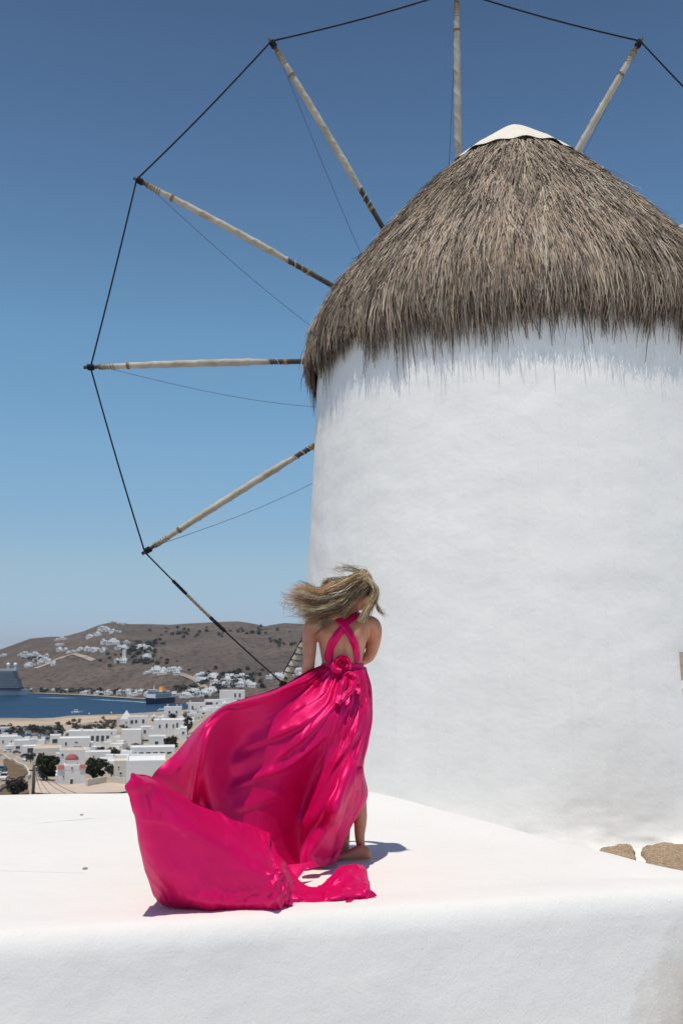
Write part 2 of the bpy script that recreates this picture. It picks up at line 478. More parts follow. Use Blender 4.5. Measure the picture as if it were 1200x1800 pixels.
# ------------------------------------------------------------------ terrace (whitewashed platform with a rounded lip)
far0, far1 = np.array([-9.5, 8.05]), np.array([.2, 9.1])
poly = [(-9.5, 2.45), (-1.43, 4.40), (1.70, 5.19), (2.12, 5.30), (2.10, 5.50), (1.86, 5.75), (1.33, 6.80), (.20, 9.13), (-1.85, 8.80), (-2.88, 8.69), (-9.5, 8.05)]
def resample_closed(pts, n, rnd):
    p = np.array(pts, float)
    for _ in range(rnd):          # corner cutting
        q = np.roll(p, -1, 0); p = np.stack([p * .86 + q * .14, p * .14 + q * .86], 1).reshape(-1, 2)
    d = np.r_[0, np.cumsum(np.linalg.norm(np.roll(p, -1, 0) - p, axis=1))]
    pc = np.vstack([p, p[:1]]); s = np.linspace(0, d[-1], n, endpoint=False)
    return np.stack([np.interp(s, d, pc[:, 0]), np.interp(s, d, pc[:, 1])], 1)
N_ = 900
base = resample_closed(poly, N_, 2)
tan = np.roll(base, -3, 0) - np.roll(base, 3, 0); tan /= np.linalg.norm(tan, axis=1)[:, None]
nor = np.stack([-tan[:, 1], tan[:, 0]], 1)        # points inwards (polygon runs anticlockwise)
wob = fbm(base[:, 0] * 1.3, base[:, 1] * 1.3, 0, 3, 3)
rings = []
Rl = .085
prof = [(-.05, -1.35), (-.035, -1.0), (-.025, -.7), (-.015, -.45), (-.005, -.25), (0, -.16)]
prof += [(Rl * (1 - math.cos(a)), -.11 + (.11 + .022) * math.sin(a)) for a in np.linspace(.12, math.pi / 2, 9)]
prof += [(.14, .024), (.20, .022), (.26, .017), (.32, .010), (.38, .004), (.46, .0)]
for (d, z) in prof:
    hz = wob * (.018 if z > -.3 else .03) * (1 if d < .3 else max(0, (.46 - d) / .16))
    xy = base + nor * (d + fbm(base[:, 0] * 2.2, base[:, 1] * 2.2, z * 2, 3, 9)[:, None] * .014 * (1 if d < .4 else 0))
    rings.append(np.c_[xy, np.full(N_, z) + hz * .6])
c0 = base.mean(0)
inner = rings[-1][:, :2]
for k in np.linspace(.08, .96, 12):
    xy = inner * (1 - k) + c0 * k
    rings.append(np.c_[xy, fbm(xy[:, 0] * .8, xy[:, 1] * .8, 0, 3, 14) * .004 * min(1, k * 4)])
V = np.vstack(rings); m = len(rings); idx = np.arange(m * N_).reshape(m, N_); nx = np.roll(idx, -1, 1)
q = np.stack([idx[:-1], nx[:-1], nx[1:], idx[1:]], -1).reshape(-1, 4)
me = fast_mesh('terrace', V, q, True)
b_ = len(V); 
terrace = link('terrace', me, M['terrace_plaster'])
cap_ = mesh('terrace_middle', [tuple(p) for p in rings[-1]], [tuple(range(N_))])
mid = link('floor_middle', cap_, M['terrace_plaster'], terrace)
tag(terrace, 'whitewashed terrace with a rounded lip under the woman', 'terrace', kind='structure')
# scraps of grit and flaked paint on the lip
# ------------------------------------------------------------------ flagstones let into the ground beside the mill
def flagstone(pix=None, pts=None, h=.05, seed=0):
    p = np.array([G(x, y, PAV_Z + h)[:2] for x, y in pix]) if pix is not None else np.array(pts, float)
    c = p.mean(0); n = 56
    p = resample_closed(p, n, 2); p = p + np.stack([vnoise(np.arange(n) * .55, seed, 0, 44), vnoise(np.arange(n) * .55, seed, 5, 45)], 1) * .022
    v = []; f = []
    for j, (k, z) in enumerate([(1.0, -.03), (1.0, h * .55), (.94, h * .9), (.82, h * 1.05), (.6, h * 1.15), (.3, h * 1.2)]):
        for i in range(n):
            xy = c + (p[i] - c) * (k + vnoise(i * .7, j * .8, seed, 41) * .02 * (j > 0))
            v.append((xy[0], xy[1], PAV_Z + z + (vnoise(xy[0] * 8, xy[1] * 8, seed, 42) * .016 + vnoise(xy[0] * 24, xy[1] * 24, seed, 43) * .011) * (j > 0)))
    for j in range(5):
        for i in range(n):
            a, b = j * n + i, j * n + (i + 1) % n; f.append((a, b, b + n, a + n))
    v.append((c[0], c[1], PAV_Z + h * 1.2)); f += [(5 * n + i, 5 * n + (i + 1) % n, 6 * n) for i in range(n)]
    return link('flagstone', mesh('flagstone', v, f, True), M['flagstone'], paving)
flagstone(pix=[(1047, 1494), (1060, 1486), (1085, 1483.5), (1108, 1485), (1115, 1492), (1117, 1512), (1112, 1527), (1085, 1532), (1060, 1518)], seed=1)
flagstone(pix=[(1124, 1490), (1140, 1484), (1165, 1480), (1205, 1479), (1232, 1486), (1236, 1510), (1215, 1528), (1180, 1530), (1150, 1527), (1136, 1512)], seed=2)
flagstone(pix=[(1000, 1486), (1020, 1486), (1040, 1493), (1044, 1500), (1030, 1512), (1006, 1508)], h=.03, seed=3)
flagstone(pix=[(1249, 1490), (1290, 1484), (1330, 1490), (1335, 1520), (1300, 1534), (1255, 1528)], seed=4)
flagstone(pix=[(1060, 1560), (1120, 1548), (1135, 1580), (1090, 1610), (1060, 1600)], seed=5)
flagstone(pix=[(1150, 1550), (1220, 1545), (1240, 1580), (1180, 1605), (1150, 1590)], seed=6)
flagstone(pix=[(1260, 1555), (1330, 1548), (1360, 1585), (1300, 1610), (1262, 1596)], seed=7)
# whitewashed rubble along the foot of the mill
g0 = np.random.default_rng(3)
for k, (x, y, w) in enumerate([(985, 1478, 26), (1012, 1480, 30), (1040, 1479, 34), (1068, 1476, 36), (1100, 1474, 46), (1132, 1471, 40), (1160, 1471, 44), (1192, 1470, 40), (1222, 1472, 44), (1086, 1462, 40), (1118, 1459, 38), (1150, 1458, 44), (1184, 1459, 40), (1216, 1458, 38), (1050, 1468, 30)]):
    p = G(x, y + 4, PAV_Z); r = w * .75 / FPX * 11; v = []; f = []; n_, m_ = 14, 9
    for j in range(m_ + 1):
        for i in range(n_):
            t_ = math.pi * j / m_; a = 2 * math.pi * i / n_; d = np.array([math.sin(t_) * math.cos(a), math.sin(t_) * math.sin(a), math.cos(t_)])
            q_ = 1 + .30 * float(vnoise(d[0] * 1.6, d[1] * 1.6, d[2] * 1.6, 300 + k)) + .12 * float(vnoise(d[0] * 4, d[1] * 4, d[2] * 4, 330 + k))
            v.append(d * q_ * np.array([r * 1.1, r * .8, r * .55]))
    for j in range(m_):
        for i in range(n_): a, b = j * n_ + i, j * n_ + (i + 1) % n_; f.append((a, a + n_, b + n_, b))
    link('stone', mesh('stone', v, f, True), M['mill_plaster'], paving, p + np.array([0, -.06, r * .10]))
# ------------------------------------------------------------------ windmill
MC = np.array([2.56, 13.85])
mill = empty('windmill', (MC[0], MC[1], PAV_Z), 0, 'round whitewashed windmill with a shaggy thatched cone roof and bare sail poles', 'windmill')
MZ = -PAV_Z                                     # mill-local z = world z + MZ
def loc(p): return np.asarray(p, float) - np.array([MC[0], MC[1], PAV_Z])
na, nz_ = 300, 130
A = np.linspace(0, 2 * math.pi, na, endpoint=False)
Z = np.concatenate([np.linspace(-.3, .6, 40), np.linspace(.62, 6.4, nz_ - 40)])
AA, ZZ = np.meshgrid(A, Z)
R0 = np.interp(Z, [-.3, .6, 2.9, 5.6, 6.4], [3.10, 3.085, 3.045, 2.915, 2.86])[:, None] + 0 * AA
ca, sa = np.cos(AA) * 3, np.sin(AA) * 3
Rr = R0 + fbm(ca * .8, sa * .8, ZZ * .8, 3, 51) * .022 + fbm(ca * 1.9, sa * 1.9, ZZ * 3.0, 3, 52) * .011
foot = np.exp(-np.clip(ZZ, 0, None) / .16)
Rr += foot * (.13 + .12 * fbm(ca * 1.7, sa * 1.7, ZZ * 2, 3, 53) + .05 * fbm(ca * 8, sa * 8, ZZ * 8, 3, 54))
V = np.stack([Rr * np.cos(AA), Rr * np.sin(AA), ZZ], -1).reshape(-1, 3)
idx = np.arange(len(V)).reshape(len(Z), na); nx = np.roll(idx, -1, 1)
q = np.stack([idx[:-1], nx[:-1], nx[1:], idx[1:]], -1).reshape(-1, 4)
link('tower', fast_mesh('tower', V, q, True), M['mill_plaster'], mill)

# thatch: profile (radius, world z) read off the outline
TP = np.array([(.10, 8.72), (.45, 8.56), (.80, 8.36), (1.20, 8.00), (1.83, 7.36), (2.27, 6.84), (2.62, 6.42), (2.92, 5.98), (3.07, 5.66), (3.13, 5.40), (3.14, 5.17)])
TP[:, 0] = np.where(TP[:, 0] > 1.5, TP[:, 0] * .972 , TP[:, 0])
TPs = spline(TP, 120)
Ls = np.r_[0, np.cumsum(np.linalg.norm(np.diff(TPs, axis=0), axis=1))]
def thatch_pt(s): return np.interp(s, Ls, TPs[:, 0]), np.interp(s, Ls, TPs[:, 1])
S_END = Ls[-1]
n = 120; v = []; f = []
ss = np.linspace(0, S_END - .05, 30)
for j, s in enumerate(ss):
    r, z = thatch_pt(s); r = max(.02, r - .07 - .06 * j / 30)
    for k in range(n):
        a = 2 * math.pi * k / n; v.append((r * math.cos(a), r * math.sin(a), z + MZ - .05))
for j in range(len(ss) - 1):
    for k in range(n):
        a, b = j * n + k, j * n + (k + 1) % n; f.append((a, a + n, b + n, b))
k0 = len(v)
for k in range(n):
    a = 2 * math.pi * k / n; v.append((2.80 * math.cos(a), 2.80 * math.sin(a), 5.35 + MZ))
j = len(ss) - 1
for k in range(n):
    a, b = j * n + k, j * n + (k + 1) % n; f.append((a, k0 + k, k0 + (k + 1) % n, b))
plain('thatch_core', (.055, .043, .034), .95, .05, 0, .4, 12, .5)
link('thatch_core', mesh('thatch_core', v, f, True), M['thatch_core'], mill)
# stalks
def stalks(N, s0, s1, len0, len1, lift0, lift1, hang, dark, wid, seed, power=1.0):
    g = np.random.default_rng(seed)
    s = s0 + (s1 - s0) * g.random(N) ** power
    a0 = g.random(N) * 2 * math.pi
    # stalks lie in bundles: pull them towards a bundle's line
    nb = 260; bun = np.round(a0 / (2 * math.pi) * nb + g.normal(0, .35, N)); ba = bun / nb * 2 * math.pi
    pull = .45 * g.random(N)
    da = ((ba - a0 + math.pi) % (2 * math.pi)) - math.pi
    L = len0 + (len1 - len0) * g.random(N)
    lean = g.normal(0, .17, N) + .36 * fbm(a0 * 6, s * 1.6, 0, 3, 61) + .34 * vnoise(bun * 1.7, np.round(s * 2.2 + bun * .37) * 1.9, 0, 67)
    lift = lift0 * sstep(.8, 1.6, s) + (lift1 - lift0) * g.random(N) ** 1.6 + .055 * fbm(a0 * 9, s * 2.6, 0, 3, 62)
    rag = .62 * fbm(np.cos(a0) * 5, np.sin(a0) * 5, 0, 4, 63) + .42 * vnoise(bun * .9, 0, 0, 64)
    K = 5
    P_ = np.zeros((N, K + 1, 3))
    for k in range(K + 1):
        d = L * k / K
        sk = s + d
        over = np.clip(sk - S_END, 0, None)
        r, z = thatch_pt(np.minimum(sk, S_END))
        drop = over * hang * (1 + rag * 1.6)
        z = z - drop
        r = r + lift * (.35 + .65 * k / K) - np.clip(over * .10, 0, .05) + .012 * g.normal(0, 1, N) * (k / K)
        r = np.maximum(r, 2.97 - 9 * (z > 5.6))
        an = a0 + da * pull * (k / K) + lean * d / np.maximum(r, .6) * .55
        P_[:, k] = np.stack([r * np.cos(an), r * np.sin(an), z + MZ], -1)
    tang = np.stack([-np.sin(a0), np.cos(a0), np.zeros(N)], -1)
    tw = g.normal(0, .5, N)
    radial = np.stack([np.cos(a0), np.sin(a0), np.zeros(N)], -1)
    side = tang * np.cos(tw)[:, None] + radial * np.sin(tw)[:, None]
    w = wid * (.6 + .8 * g.random(N))
    prof = np.array([.8, 1, 1, .95, .8, .35])
    Vv = np.stack([P_ - side[:, None] * (w[:, None] * prof)[..., None] * .5, P_ + side[:, None] * (w[:, None] * prof)[..., None] * .5], 2)
    patch = fbm(np.cos(a0) * 2.5, np.sin(a0) * 2.5, s * 1.1, 4, 65)
    fine = fbm(a0 * 14, s * 3.5, 0, 3, 66)
    grey = np.array([.50, .395, .305]); tan_ = np.array([.58, .44, .30]); drk = np.array([.085, .066, .052]); brn = np.array([.16, .108, .072])
    u = g.random(N)
    c = grey[None] * (1 + .8 * patch + .65 * fine)[:, None]
    c = np.where((u < .15)[:, None], tan_[None] * (1 + .25 * g.normal(0, 1, N))[:, None], c)
    c = np.where((u > .80)[:, None], drk[None] * (1 + .4 * g.random(N))[:, None], c)
    c = c * (1 - dark)[:, None] if np.ndim(dark) else c * (1 - dark) + brn * dark * (.45 + .9 * g.random(N))[:, None]
    cc = np.clip(c, .012, .62)
    cols = np.repeat(np.repeat(cc[:, None, None], K + 1, 1), 2, 2) * np.linspace(1, .86, K + 1)[None, :, None, None]
    base = (np.arange(N) * (K + 1) * 2)[:, None]
    k = np.arange(K) * 2
    q = np.stack([base + k, base + k + 1, base + k + 3, base + k + 2], -1).reshape(-1, 4)
    return Vv.reshape(-1, 3), q, cols.reshape(-1, 3)
parts = [stalks(44000, .78, S_END - .55, .45, .85, .0, .05, .8, 0.0, .0105, 71, .62),
         stalks(18000, S_END - 1.15, S_END - .50, .55, .85, -.05, .06, .9, .40, .0105, 72),
         stalks(9500, S_END - .8, S_END - .25, .40, .74, -.13, .0, .95, .97, .0115, 73),
         stalks(9000, 1.0, S_END - .5, .12, .28, .02, .085, .9, .0, .0115, 75),
         stalks(1500, 1.0, S_END - .2, .25, .5, .06, .15, .9, .1, .010, 74, .6)]
off = 0; Vs, Qs, Cs = [], [], []
for v_, q_, c_ in parts:
    Vs.append(v_); Qs.append(q_ + off); Cs.append(c_); off += len(v_)
th = link('thatch', fast_mesh('thatch', np.vstack(Vs), np.vstack(Qs), False, np.vstack(Cs)), M['straw'], mill)
th['kind'] = 'stuff'
# cloth cap on the peak
n = 96; v = []; f = []
cp = spline([(.02, 8.96), (.09, 8.945), (.24, 8.85), (.48, 8.67), (.74, 8.47), (.94, 8.29)], 22)
for j, (r, z) in enumerate(cp):
    e = j / (len(cp) - 1)
    for k in range(n):
        a = 2 * math.pi * k / n
        rr = r * (1 + e * (.006 * math.sin(a * 15) + .02 * vnoise(math.cos(a) * 4, math.sin(a) * 4, 0, 81))) + .012 * math.sin(a * 11 + 1) * e
        v.append((rr * math.cos(a), rr * math.sin(a), z + MZ + e * .012 * math.sin(a * 15) * (e > .8)))
for j in range(len(cp) - 1):
    for k in range(n):
        a, b = j * n + k, j * n + (k + 1) % n; f.append((a, a + n, b + n, b))
f.append(tuple(range(n)))
link('roof_cap', mesh('roof_cap', v, f, True), M['cap_cloth'], mill)
pk = P(912, 256, 13.1); pk2 = P(898, 286, 12.8)
a_ = Acc(); a_.tube(spline([loc(pk), loc(P(908, 268, 12.95)), loc(pk2)], 6), [.035, .03, .028, .025, .02, .012], 8)
a_.make('roof_peg', M['wood_dark'], mill, True)
# small window at the right of the tower
def on_tower(px, py):
    r = ray(px, py); o = np.array([0, 0, CAM_H])
    for k in np.linspace(10, 14, 4000):
        p_ = o + r * k
        if np.hypot(*(p_[:2] - MC)) < 3.05: return p_
    return o + r * 13
wl = on_tower(1193.5, 1176); a0 = math.atan2(wl[1] - MC[1], wl[0] - MC[0])
zt, zb = on_tower(1193.5, 1146)[2], on_tower(1193.5, 1196)[2]
ww = .46; a1 = a0 + ww / 2 / 3.04
win = empty('window', (3.045 * math.cos(a1), 3.045 * math.sin(a1), zb + MZ), a1 + math.pi / 2)
win.parent = mill
hw, hh = ww / 2, zt - zb
a_ = Acc(); a_.box(-hw, -hw + .05, -.045, .08, 0, hh).box(hw - .05, hw, -.045, .08, 0, hh).box(-hw + .05, hw - .05, -.043, .08, hh - .05, hh).box(-hw + .05, hw - .05, -.043, .08, 0, .04).box(-.015, .015, -.03, .05, .04, hh - .05)
# the empty's local y points round the wall, so turn the parts outwards
def turned(acc, name, mat):
    o = acc.make(name, mat, win); return o
win.rotation_euler = (0, 0, a1 + math.pi / 2)
turned(a_, 'frame', M['frame_wood'])
a_ = Acc(); a_.box(-hw + .05, -.015, .03, .06, .04, hh - .05).box(.015, hw - .05, .03, .06, .04, hh - .05); turned(a_, 'pane', M['glass_dark'])
a_ = Acc(); a_.box(-hw - .01, hw + .01, -.06, .1, -.085, -.002); turned(a_, 'sill', M['mill_plaster'])

# ------------------------------------------------------------------ the sail wheel
HUB = np.array([2.183, 17.6, 6.453]); RW = 6.70
yaw, tilt, ph = -.03737, .16753, .02285
wn_ = np.array([math.sin(yaw) * math.cos(tilt), math.cos(yaw) * math.cos(tilt), math.sin(tilt)])
wu = np.cross(wn_, [0, 0, 1]); wu /= np.linalg.norm(wu); wv = np.cross(wu, wn_)
TIPS = []
BOW = HUB + wn_ * 3.6 - np.array([0, 0, .55])
a_ = Acc(); ax0 = HUB - wn_ * 4.2; a_.tube([loc(ax0), loc(HUB - wn_ * .4), loc(HUB + wn_ * .5)], [.17, .17, .15], 14); a_.make('axle', M['wood_dark'], mill, True)
a_ = Acc(); a_.tube([loc(HUB + wn_ * .5), loc(HUB + wn_ * 1.8 - np.array([0, 0, .15])), loc(BOW)], [.11, .09, .05], 10); a_.make('bowsprit', M['wood_dark'], mill, True)
a_ = Acc(); a_.tube([loc(HUB - wn_ * .25), loc(HUB + wn_ * .25)], [.30, .30], 12); a_.make('hub', M['wood_dark'], mill, True)
def canvas_tube(pts, rad, turns, n=20, seed=0):
    pts = np.asarray(pts); m = len(pts); R = np.zeros((m, n))
    for j in range(m):
        for k in range(n):
            u = j / (m - 1); a = k / n
            fph = (u * turns + a) % 1.0
            R[j, k] = rad[j] * (1 + .13 * math.exp(-((fph - .5) / .10) ** 2) - .05 * fph +  .03 * vnoise(u * 14, math.cos(a * 6.283) * 1.5, math.sin(a * 6.283) * 1.5, 90 + seed))
    return tube(pts, R, n)
def lash(acc, pts_fn, r_fn, u, wraps=3, pitch=.02, rr=.012):
    pt = []; steps = wraps * 12
    for k in range(steps + 1):
        a = 2 * math.pi * k / 12
        c, A_, B_, r = pts_fn(u, (k / steps - .5) * pitch * wraps); r += rr * .7
        pt.append(c + (math.cos(a) * A_ + math.sin(a) * B_) * r)
    acc.tube(pt, rr, 5)
g_ = np.random.default_rng(5)
for k in range(12):
    a = math.pi + ph - k * math.pi / 6
    d = math.cos(a) * wu + math.sin(a) * wv
    e = np.cross(wn_, d)
    bend = (.10 if k in (0, 1, 11) else .06) * (1 if k % 2 else .8) + g_.normal(0, .015)
    over = .12 if k == 0 else .06
    m = 40; us = np.linspace(0, 1, m)
    up = np.array([0, 0, 1.0])
    line = np.array([HUB + d * (RW + over) * u + (wn_ * .5 + up) * bend * math.sin(math.pi * u) for u in us])
    TIPS.append(HUB + d * RW)
    rp = np.interp(us, [0, .3, .95, 1], [.056, .050, .036, .032])
    L_ = np.array([loc(p) for p in line])
    a_ = Acc(); a_.tube(L_, rp, 10); pole = a_.make('sail_pole', M['wood_dark'], mill, True)
    u0, u1 = (.53 + g_.normal(0, .012), .955)
    if k == 10: u0, u1 = .40, .970
    mm = 240; uu = np.linspace(u0, u1, mm)
    cpts = np.stack([np.interp(uu, us, L_[:, i]) for i in range(3)], 1)
    crad = np.interp(uu, [u0, u0 + .05, .5, .8, .88, u1], [.048, .060, .066, .063, .054, .042]) * (1.25 if k == 10 else 1)
    if k == 10: crad = np.full(mm, .078)
    v_, f_ = canvas_tube(cpts, crad, 7 + (k % 3), seed=k)
    link('canvas_wrap', mesh('canvas_wrap', v_, f_, True), M['canvas'], pole)
    fr_t, fr_A, fr_B = frames(L_)
    def at_u(u, off, L_=L_, A_=fr_A, B_=fr_B, d=d, big=True):
        c = np.array([np.interp(u, us, L_[:, i]) for i in range(3)]) + d * off
        j = min(m - 1, int(u * (m - 1)))
        r = np.interp(u, uu, crad, left=np.interp(u, us, rp), right=np.interp(u, us, rp))
        return c, A_[j], B_[j], r
    for (u_, wr, pi_, rr) in () if k == 10 else ((.885, 3, .018, .009), (.93, 3, .05, .008), (.952, 5, .03, .009)):
        a_ = Acc(); lash(a_, at_u, None, u_, wr, pi_, rr); a_.make('lashing', M['rope_tan'], pole, True)
    a_ = Acc(); lash(a_, at_u, None, .47 if k != 10 else .980, 3, .018, .009); a_.make('tie', M['rope_yellow'], pole, True)
    a_ = Acc(); lash(a_, at_u, None, .982 if k != 10 else .992, 5, .022, .017); a_.make('knot', M['rope_black'], pole, True)
    # cloth band where the canvas ends spiral on to bare wood
    for (du, wr, pi_, rr) in ((.012, 2, .16, .010), (.045, 1, .16, .008)):
        a_ = Acc(); lash(a_, at_u, None, u0 - du, wr, pi_, rr); a_.make('wrap_end', M['canvas'], pole, True)
    if k == 10:          # the lowest sail is bound with a dark zigzag rope
        for sgn in (1, 0):
            a_ = Acc(); pt = []
            for q_ in range(140):
                u = .80 + (.968 - .80) * q_ / 139
                c, A_, B_, r = at_u(u, 0); an = sgn * 2 * math.pi * q_ / 15.3 + (1 - sgn) * 4.4
                pt.append(c + (math.cos(an) * A_ + math.sin(an) * B_) * (r + .010))
            a_.tube(pt, .0075 + .004 * (1 - sgn), 5); a_.make('binding', M['rope_black'], pole, True)
    # thin stay from near the tip to the bowsprit
    p0, p1 = HUB + d * RW * .965, BOW
    pts = [p0 + (p1 - p0) * t_ - np.array([0, 0, .30 * math.sin(math.pi * t_)]) for t_ in np.linspace(0, 1, 16)]
    a_ = Acc(); a_.tube([loc(p) for p in pts], .0048, 5); a_.make('stay_rope', M['rope_thin'], mill, True)
for k in range(12):
    p0, p1 = TIPS[k], TIPS[(k + 1) % 12]
    sag = .05
    pts = [p0 + (p1 - p0) * t_ - np.array([0, 0, sag * math.sin(math.pi * t_)]) for t_ in np.linspace(0, 1, 9)]
    if k == 10:
        pass
    a_ = Acc(); a_.tube([loc(p) for p in pts], .0150, 6)
    rope = a_.make('rim_rope', M['rope_black'], mill, True)
    if k == 10:          # spliced length on the lower left rope (from the lowest tip up to the next)
        fn = lambda t_: loc(p0 + (p1 - p0) * t_ - np.array([0, 0, sag * math.sin(math.pi * t_)]))
        for (t0, t1, mk, rr) in ((.80, .70, 'rope_black', .029), (.70, .50, 'rope_tan', .027), (.53, .42, 'rope_black', .032)):
            a_ = Acc(); mm = 22
            a_.tube([fn(t0 + (t1 - t0) * q_ / (mm - 1)) for q_ in range(mm)], [rr * (.75 + .45 * abs(math.sin(q_ * 1.9))) for q_ in range(mm)], 7)
            a_.make('splice', M[mk], rope, True)
# ------------------------------------------------------------------ the town below
def wpx(p, npx):                        # width in metres of npx photograph pixels at point p
    d = p[1] * CP + (p[2] - CAM_H) * SP
    return npx * d / FPX
def face_yaw(p): return math.atan2(p[0], p[1]) * -1.0
def window_unit(parent, x, z, w, h, y, mat='pane_far', frame='house_white', name='window'):
    a_ = Acc(); t_ = min(.12, w * .16)
    a_.box(x - w / 2 - t_, x - w / 2, y - .10, y + .05, z - t_, z + h + t_).box(x + w / 2, x + w / 2 + t_, y - .10, y + .05, z - t_, z + h + t_)
    a_.box(x - w / 2, x + w / 2, y - .098, y + .05, z + h, z + h + t_).box(x - w / 2, x + w / 2, y - .12, y + .05, z - t_, z)
    o = a_.make(name, M[frame], parent)
    b_ = Acc(); b_.box(x - w / 2, x + w / 2, y - .03, y + .04, z, z + h); b_.make('pane' if name == 'window' else 'leaf', M[mat], o)
    return o
def house(px, py, w, h, label, depth=None, wins=(), doors=(), yaw=0.0, mat='house_white', parapet=.35, chimneys=(), arches=(), group=None, fn=TN, cat='house', name='house', stair=False, roof=None):
    """px, py: middle of the front wall's foot in the photograph; w, h in photograph pixels."""
    p = fn(px, py)
    W, Hh = wpx(p, w), wpx(p, h)
    D = depth if depth else max(4.0, W * .75)
    o = empty(name, p, face_yaw(p) + yaw, label, cat, group)
    a_ = Acc(); a_.box(-W / 2, W / 2, 0, D, -4, Hh - parapet); a_.make('wall', M[mat], o)
    pt = .22; e = .012
    a_ = Acc()
    a_.box(-W / 2 - e, W / 2 + e, -e, pt, Hh - parapet, Hh).box(-W / 2 - e, W / 2 + e, D - pt, D + e, Hh - parapet, Hh).box(-W / 2 - e, -W / 2 + pt, pt, D - pt, Hh - parapet, Hh).box(W / 2 - pt, W / 2 + e, pt, D - pt, Hh - parapet, Hh)
    a_.make('parapet', M[mat], o)
    if roof:
        a_ = Acc(); a_.box(-W / 2 + pt, W / 2 - pt, pt, D - pt, Hh - parapet, Hh - parapet + .06); a_.make('roof', M[roof], o)
    for (fx, fz, fw, fh) in wins: window_unit(o, (fx - .5) * W, fz * Hh, fw * W, fh * Hh, 0)
    for (fx, fw, fh, mt) in doors: window_unit(o, (fx - .5) * W, .05, fw * W, fh * Hh, 0, mt, name='door')
    for (fx, fd, cw, ch) in chimneys:
        a_ = Acc(); x_ = (fx - .5) * W; y_ = fd * D; a_.box(x_ - cw / 2, x_ + cw / 2, y_ - cw / 2, y_ + cw / 2, Hh - parapet, Hh + ch).box(x_ - cw * .7, x_ + cw * .7, y_ - cw * .7, y_ + cw * .7, Hh + ch, Hh + ch + .18)
        a_.make('chimney', M[mat], o)
    if stair:
        a_ = Acc(); n_ = 9
        for k in range(n_): a_.box(-W / 2 + k * W * .05, -W / 2 + (k + 1) * W * .05, -1.0, -.004, -2, Hh * .62 * (n_ - k) / n_)
        a_.make('stairs', M[mat], o)
    return o
# --- houses read one by one
house(222, 1279, 21, 14, 'narrow white house tower with a pointed pyramid roof beside the bay', depth=7, wins=[(.5, .5, .12, .2)], parapet=.02, name='tower_house')
o = bpy.data.objects['tower_house']; p_ = TN(222, 1279); W_ = wpx(p_, 21); H_ = wpx(p_, 14)
a_ = Acc(); a_.add([(-W_ / 2 - .1, -.1, H_), (W_ / 2 + .1, -.1, H_), (W_ / 2 + .1, 7.1, H_), (-W_ / 2 - .1, 7.1, H_), (0, 3.5, H_ + wpx(p_, 16))], [(0, 1, 4), (1, 2, 4), (2, 3, 4), (3, 0, 4), (3, 2, 1, 0)]); a_.make('roof', M['house_white'], o)
house(242, 1283, 34, 23, 'white house with two small windows just right of the pointed tower house', wins=[(.2, .45, .14, .28), (.42, .5, .12, .24), (.78, .48, .12, .3)], chimneys=[(.85, .4, 1.0, .9)])
house(231, 1312, 34, 28, 'broad blank white house block in front of the pointed tower house', wins=[(.72, .08, .3, .06)], depth=12)
house(256, 1306, 18, 28, 'slim white house block with one dark window between blank block and cube', wins=[(.4, .6, .22, .2), (.5, .1, .6, .12)], depth=10)
house(275, 1324, 28, 29, 'small white cube house with one window below the three-window house', wins=[(.5, .42, .2, .28), (.5, .04, .62, .12)], depth=9, parapet=.5)
house(297, 1295, 54, 29, 'long white house with three upper windows above the cube house', wins=[(.42, .52, .06, .26), (.64, .52, .05, .22), (.76, .52, .06, .3), (.2, .52, .06, .2)], depth=14, chimneys=[(.2, .5, 1.1, .8)])
house(322, 1302, 12, 22, 'narrow white annex at the right end of the three-window house', wins=[(.5, .5, .3, .2)], depth=10)
house(304, 1262, 31, 19, 'white house with two tall chimneys standing out against the blue bay', wins=[(.3, .4, .1, .24), (.7, .4, .1, .24)], depth=11, chimneys=[(.2, .3, 1.1, 1.9), (.72, .3, 1.1, 1.7), (.95, .5, .9, 1.2)])
o = house(268, 1334, 78, 20, 'low white terrace house with dark slots between its balcony pillars', depth=10, wins=[(.1 + .155 * k, .28, .10, .3) for k in range(6)], stair=True)
house(256, 1384, 68, 46, 'large plain white house block right behind the terrace left of the dress', depth=14, parapet=.5)
house(212, 1372, 24, 34, 'white house with rough patched front left of the large plain block', wins=[(.5, .3, .16, .12), (.35, .62, .1, .1)], depth=9, mat='house_cream')
house(346, 1254, 30, 18, 'white waterside house with a small tree before its front', wins=[(.25, .4, .1, .3), (.75, .45, .08, .24)], chimneys=[(.1, .4, 1, .9)])
house(350, 1265, 22, 8, 'low white house with three little windows under the waterside house', wins=[(.25, .3, .08, .3), (.5, .3, .08, .3), (.75, .3, .08, .3)], mat='house_cream')
house(376, 1246, 34, 15, 'white house with a long dark porch beside the dress edge', wins=[(.25, .35, .36, .42), (.68, .4, .14, .32)], depth=10)
house(360, 1258, 22, 9, 'small white annex house below the house with the dark porch', depth=7, wins=[(.4, .2, .2, .4)])
house(392, 1233, 34, 11, 'low white house with an open veranda behind the upper dress edge', depth=9, wins=[(.3, .3, .1, .4)])
house(408, 1231, 44, 17, 'long two-step white house rising behind the upper dress edge', depth=11, wins=[(.62, .3, .07, .4), (.8, .3, .07, .4)])
house(440, 1228, 40, 11, 'flat white house with greenery before it above the dress edge', depth=9, wins=[(.2, .3, .1, .4), (.6, .3, .1, .4)])
house(449, 1212, 24, 13, 'tall plain white house block among dark trees on the right slope', depth=9)
house(428, 1216, 24, 10, 'pale house with a sloping side wall left of the tall plain block', depth=9, mat='house_cream')
house(474, 1212, 24, 10, 'white house near the lowest sail tip', depth=9, wins=[(.5, .4, .12, .3)])
house(502, 1204, 22, 12, 'white house behind the lowest sail pole', depth=9, wins=[(.4, .4, .12, .3)])
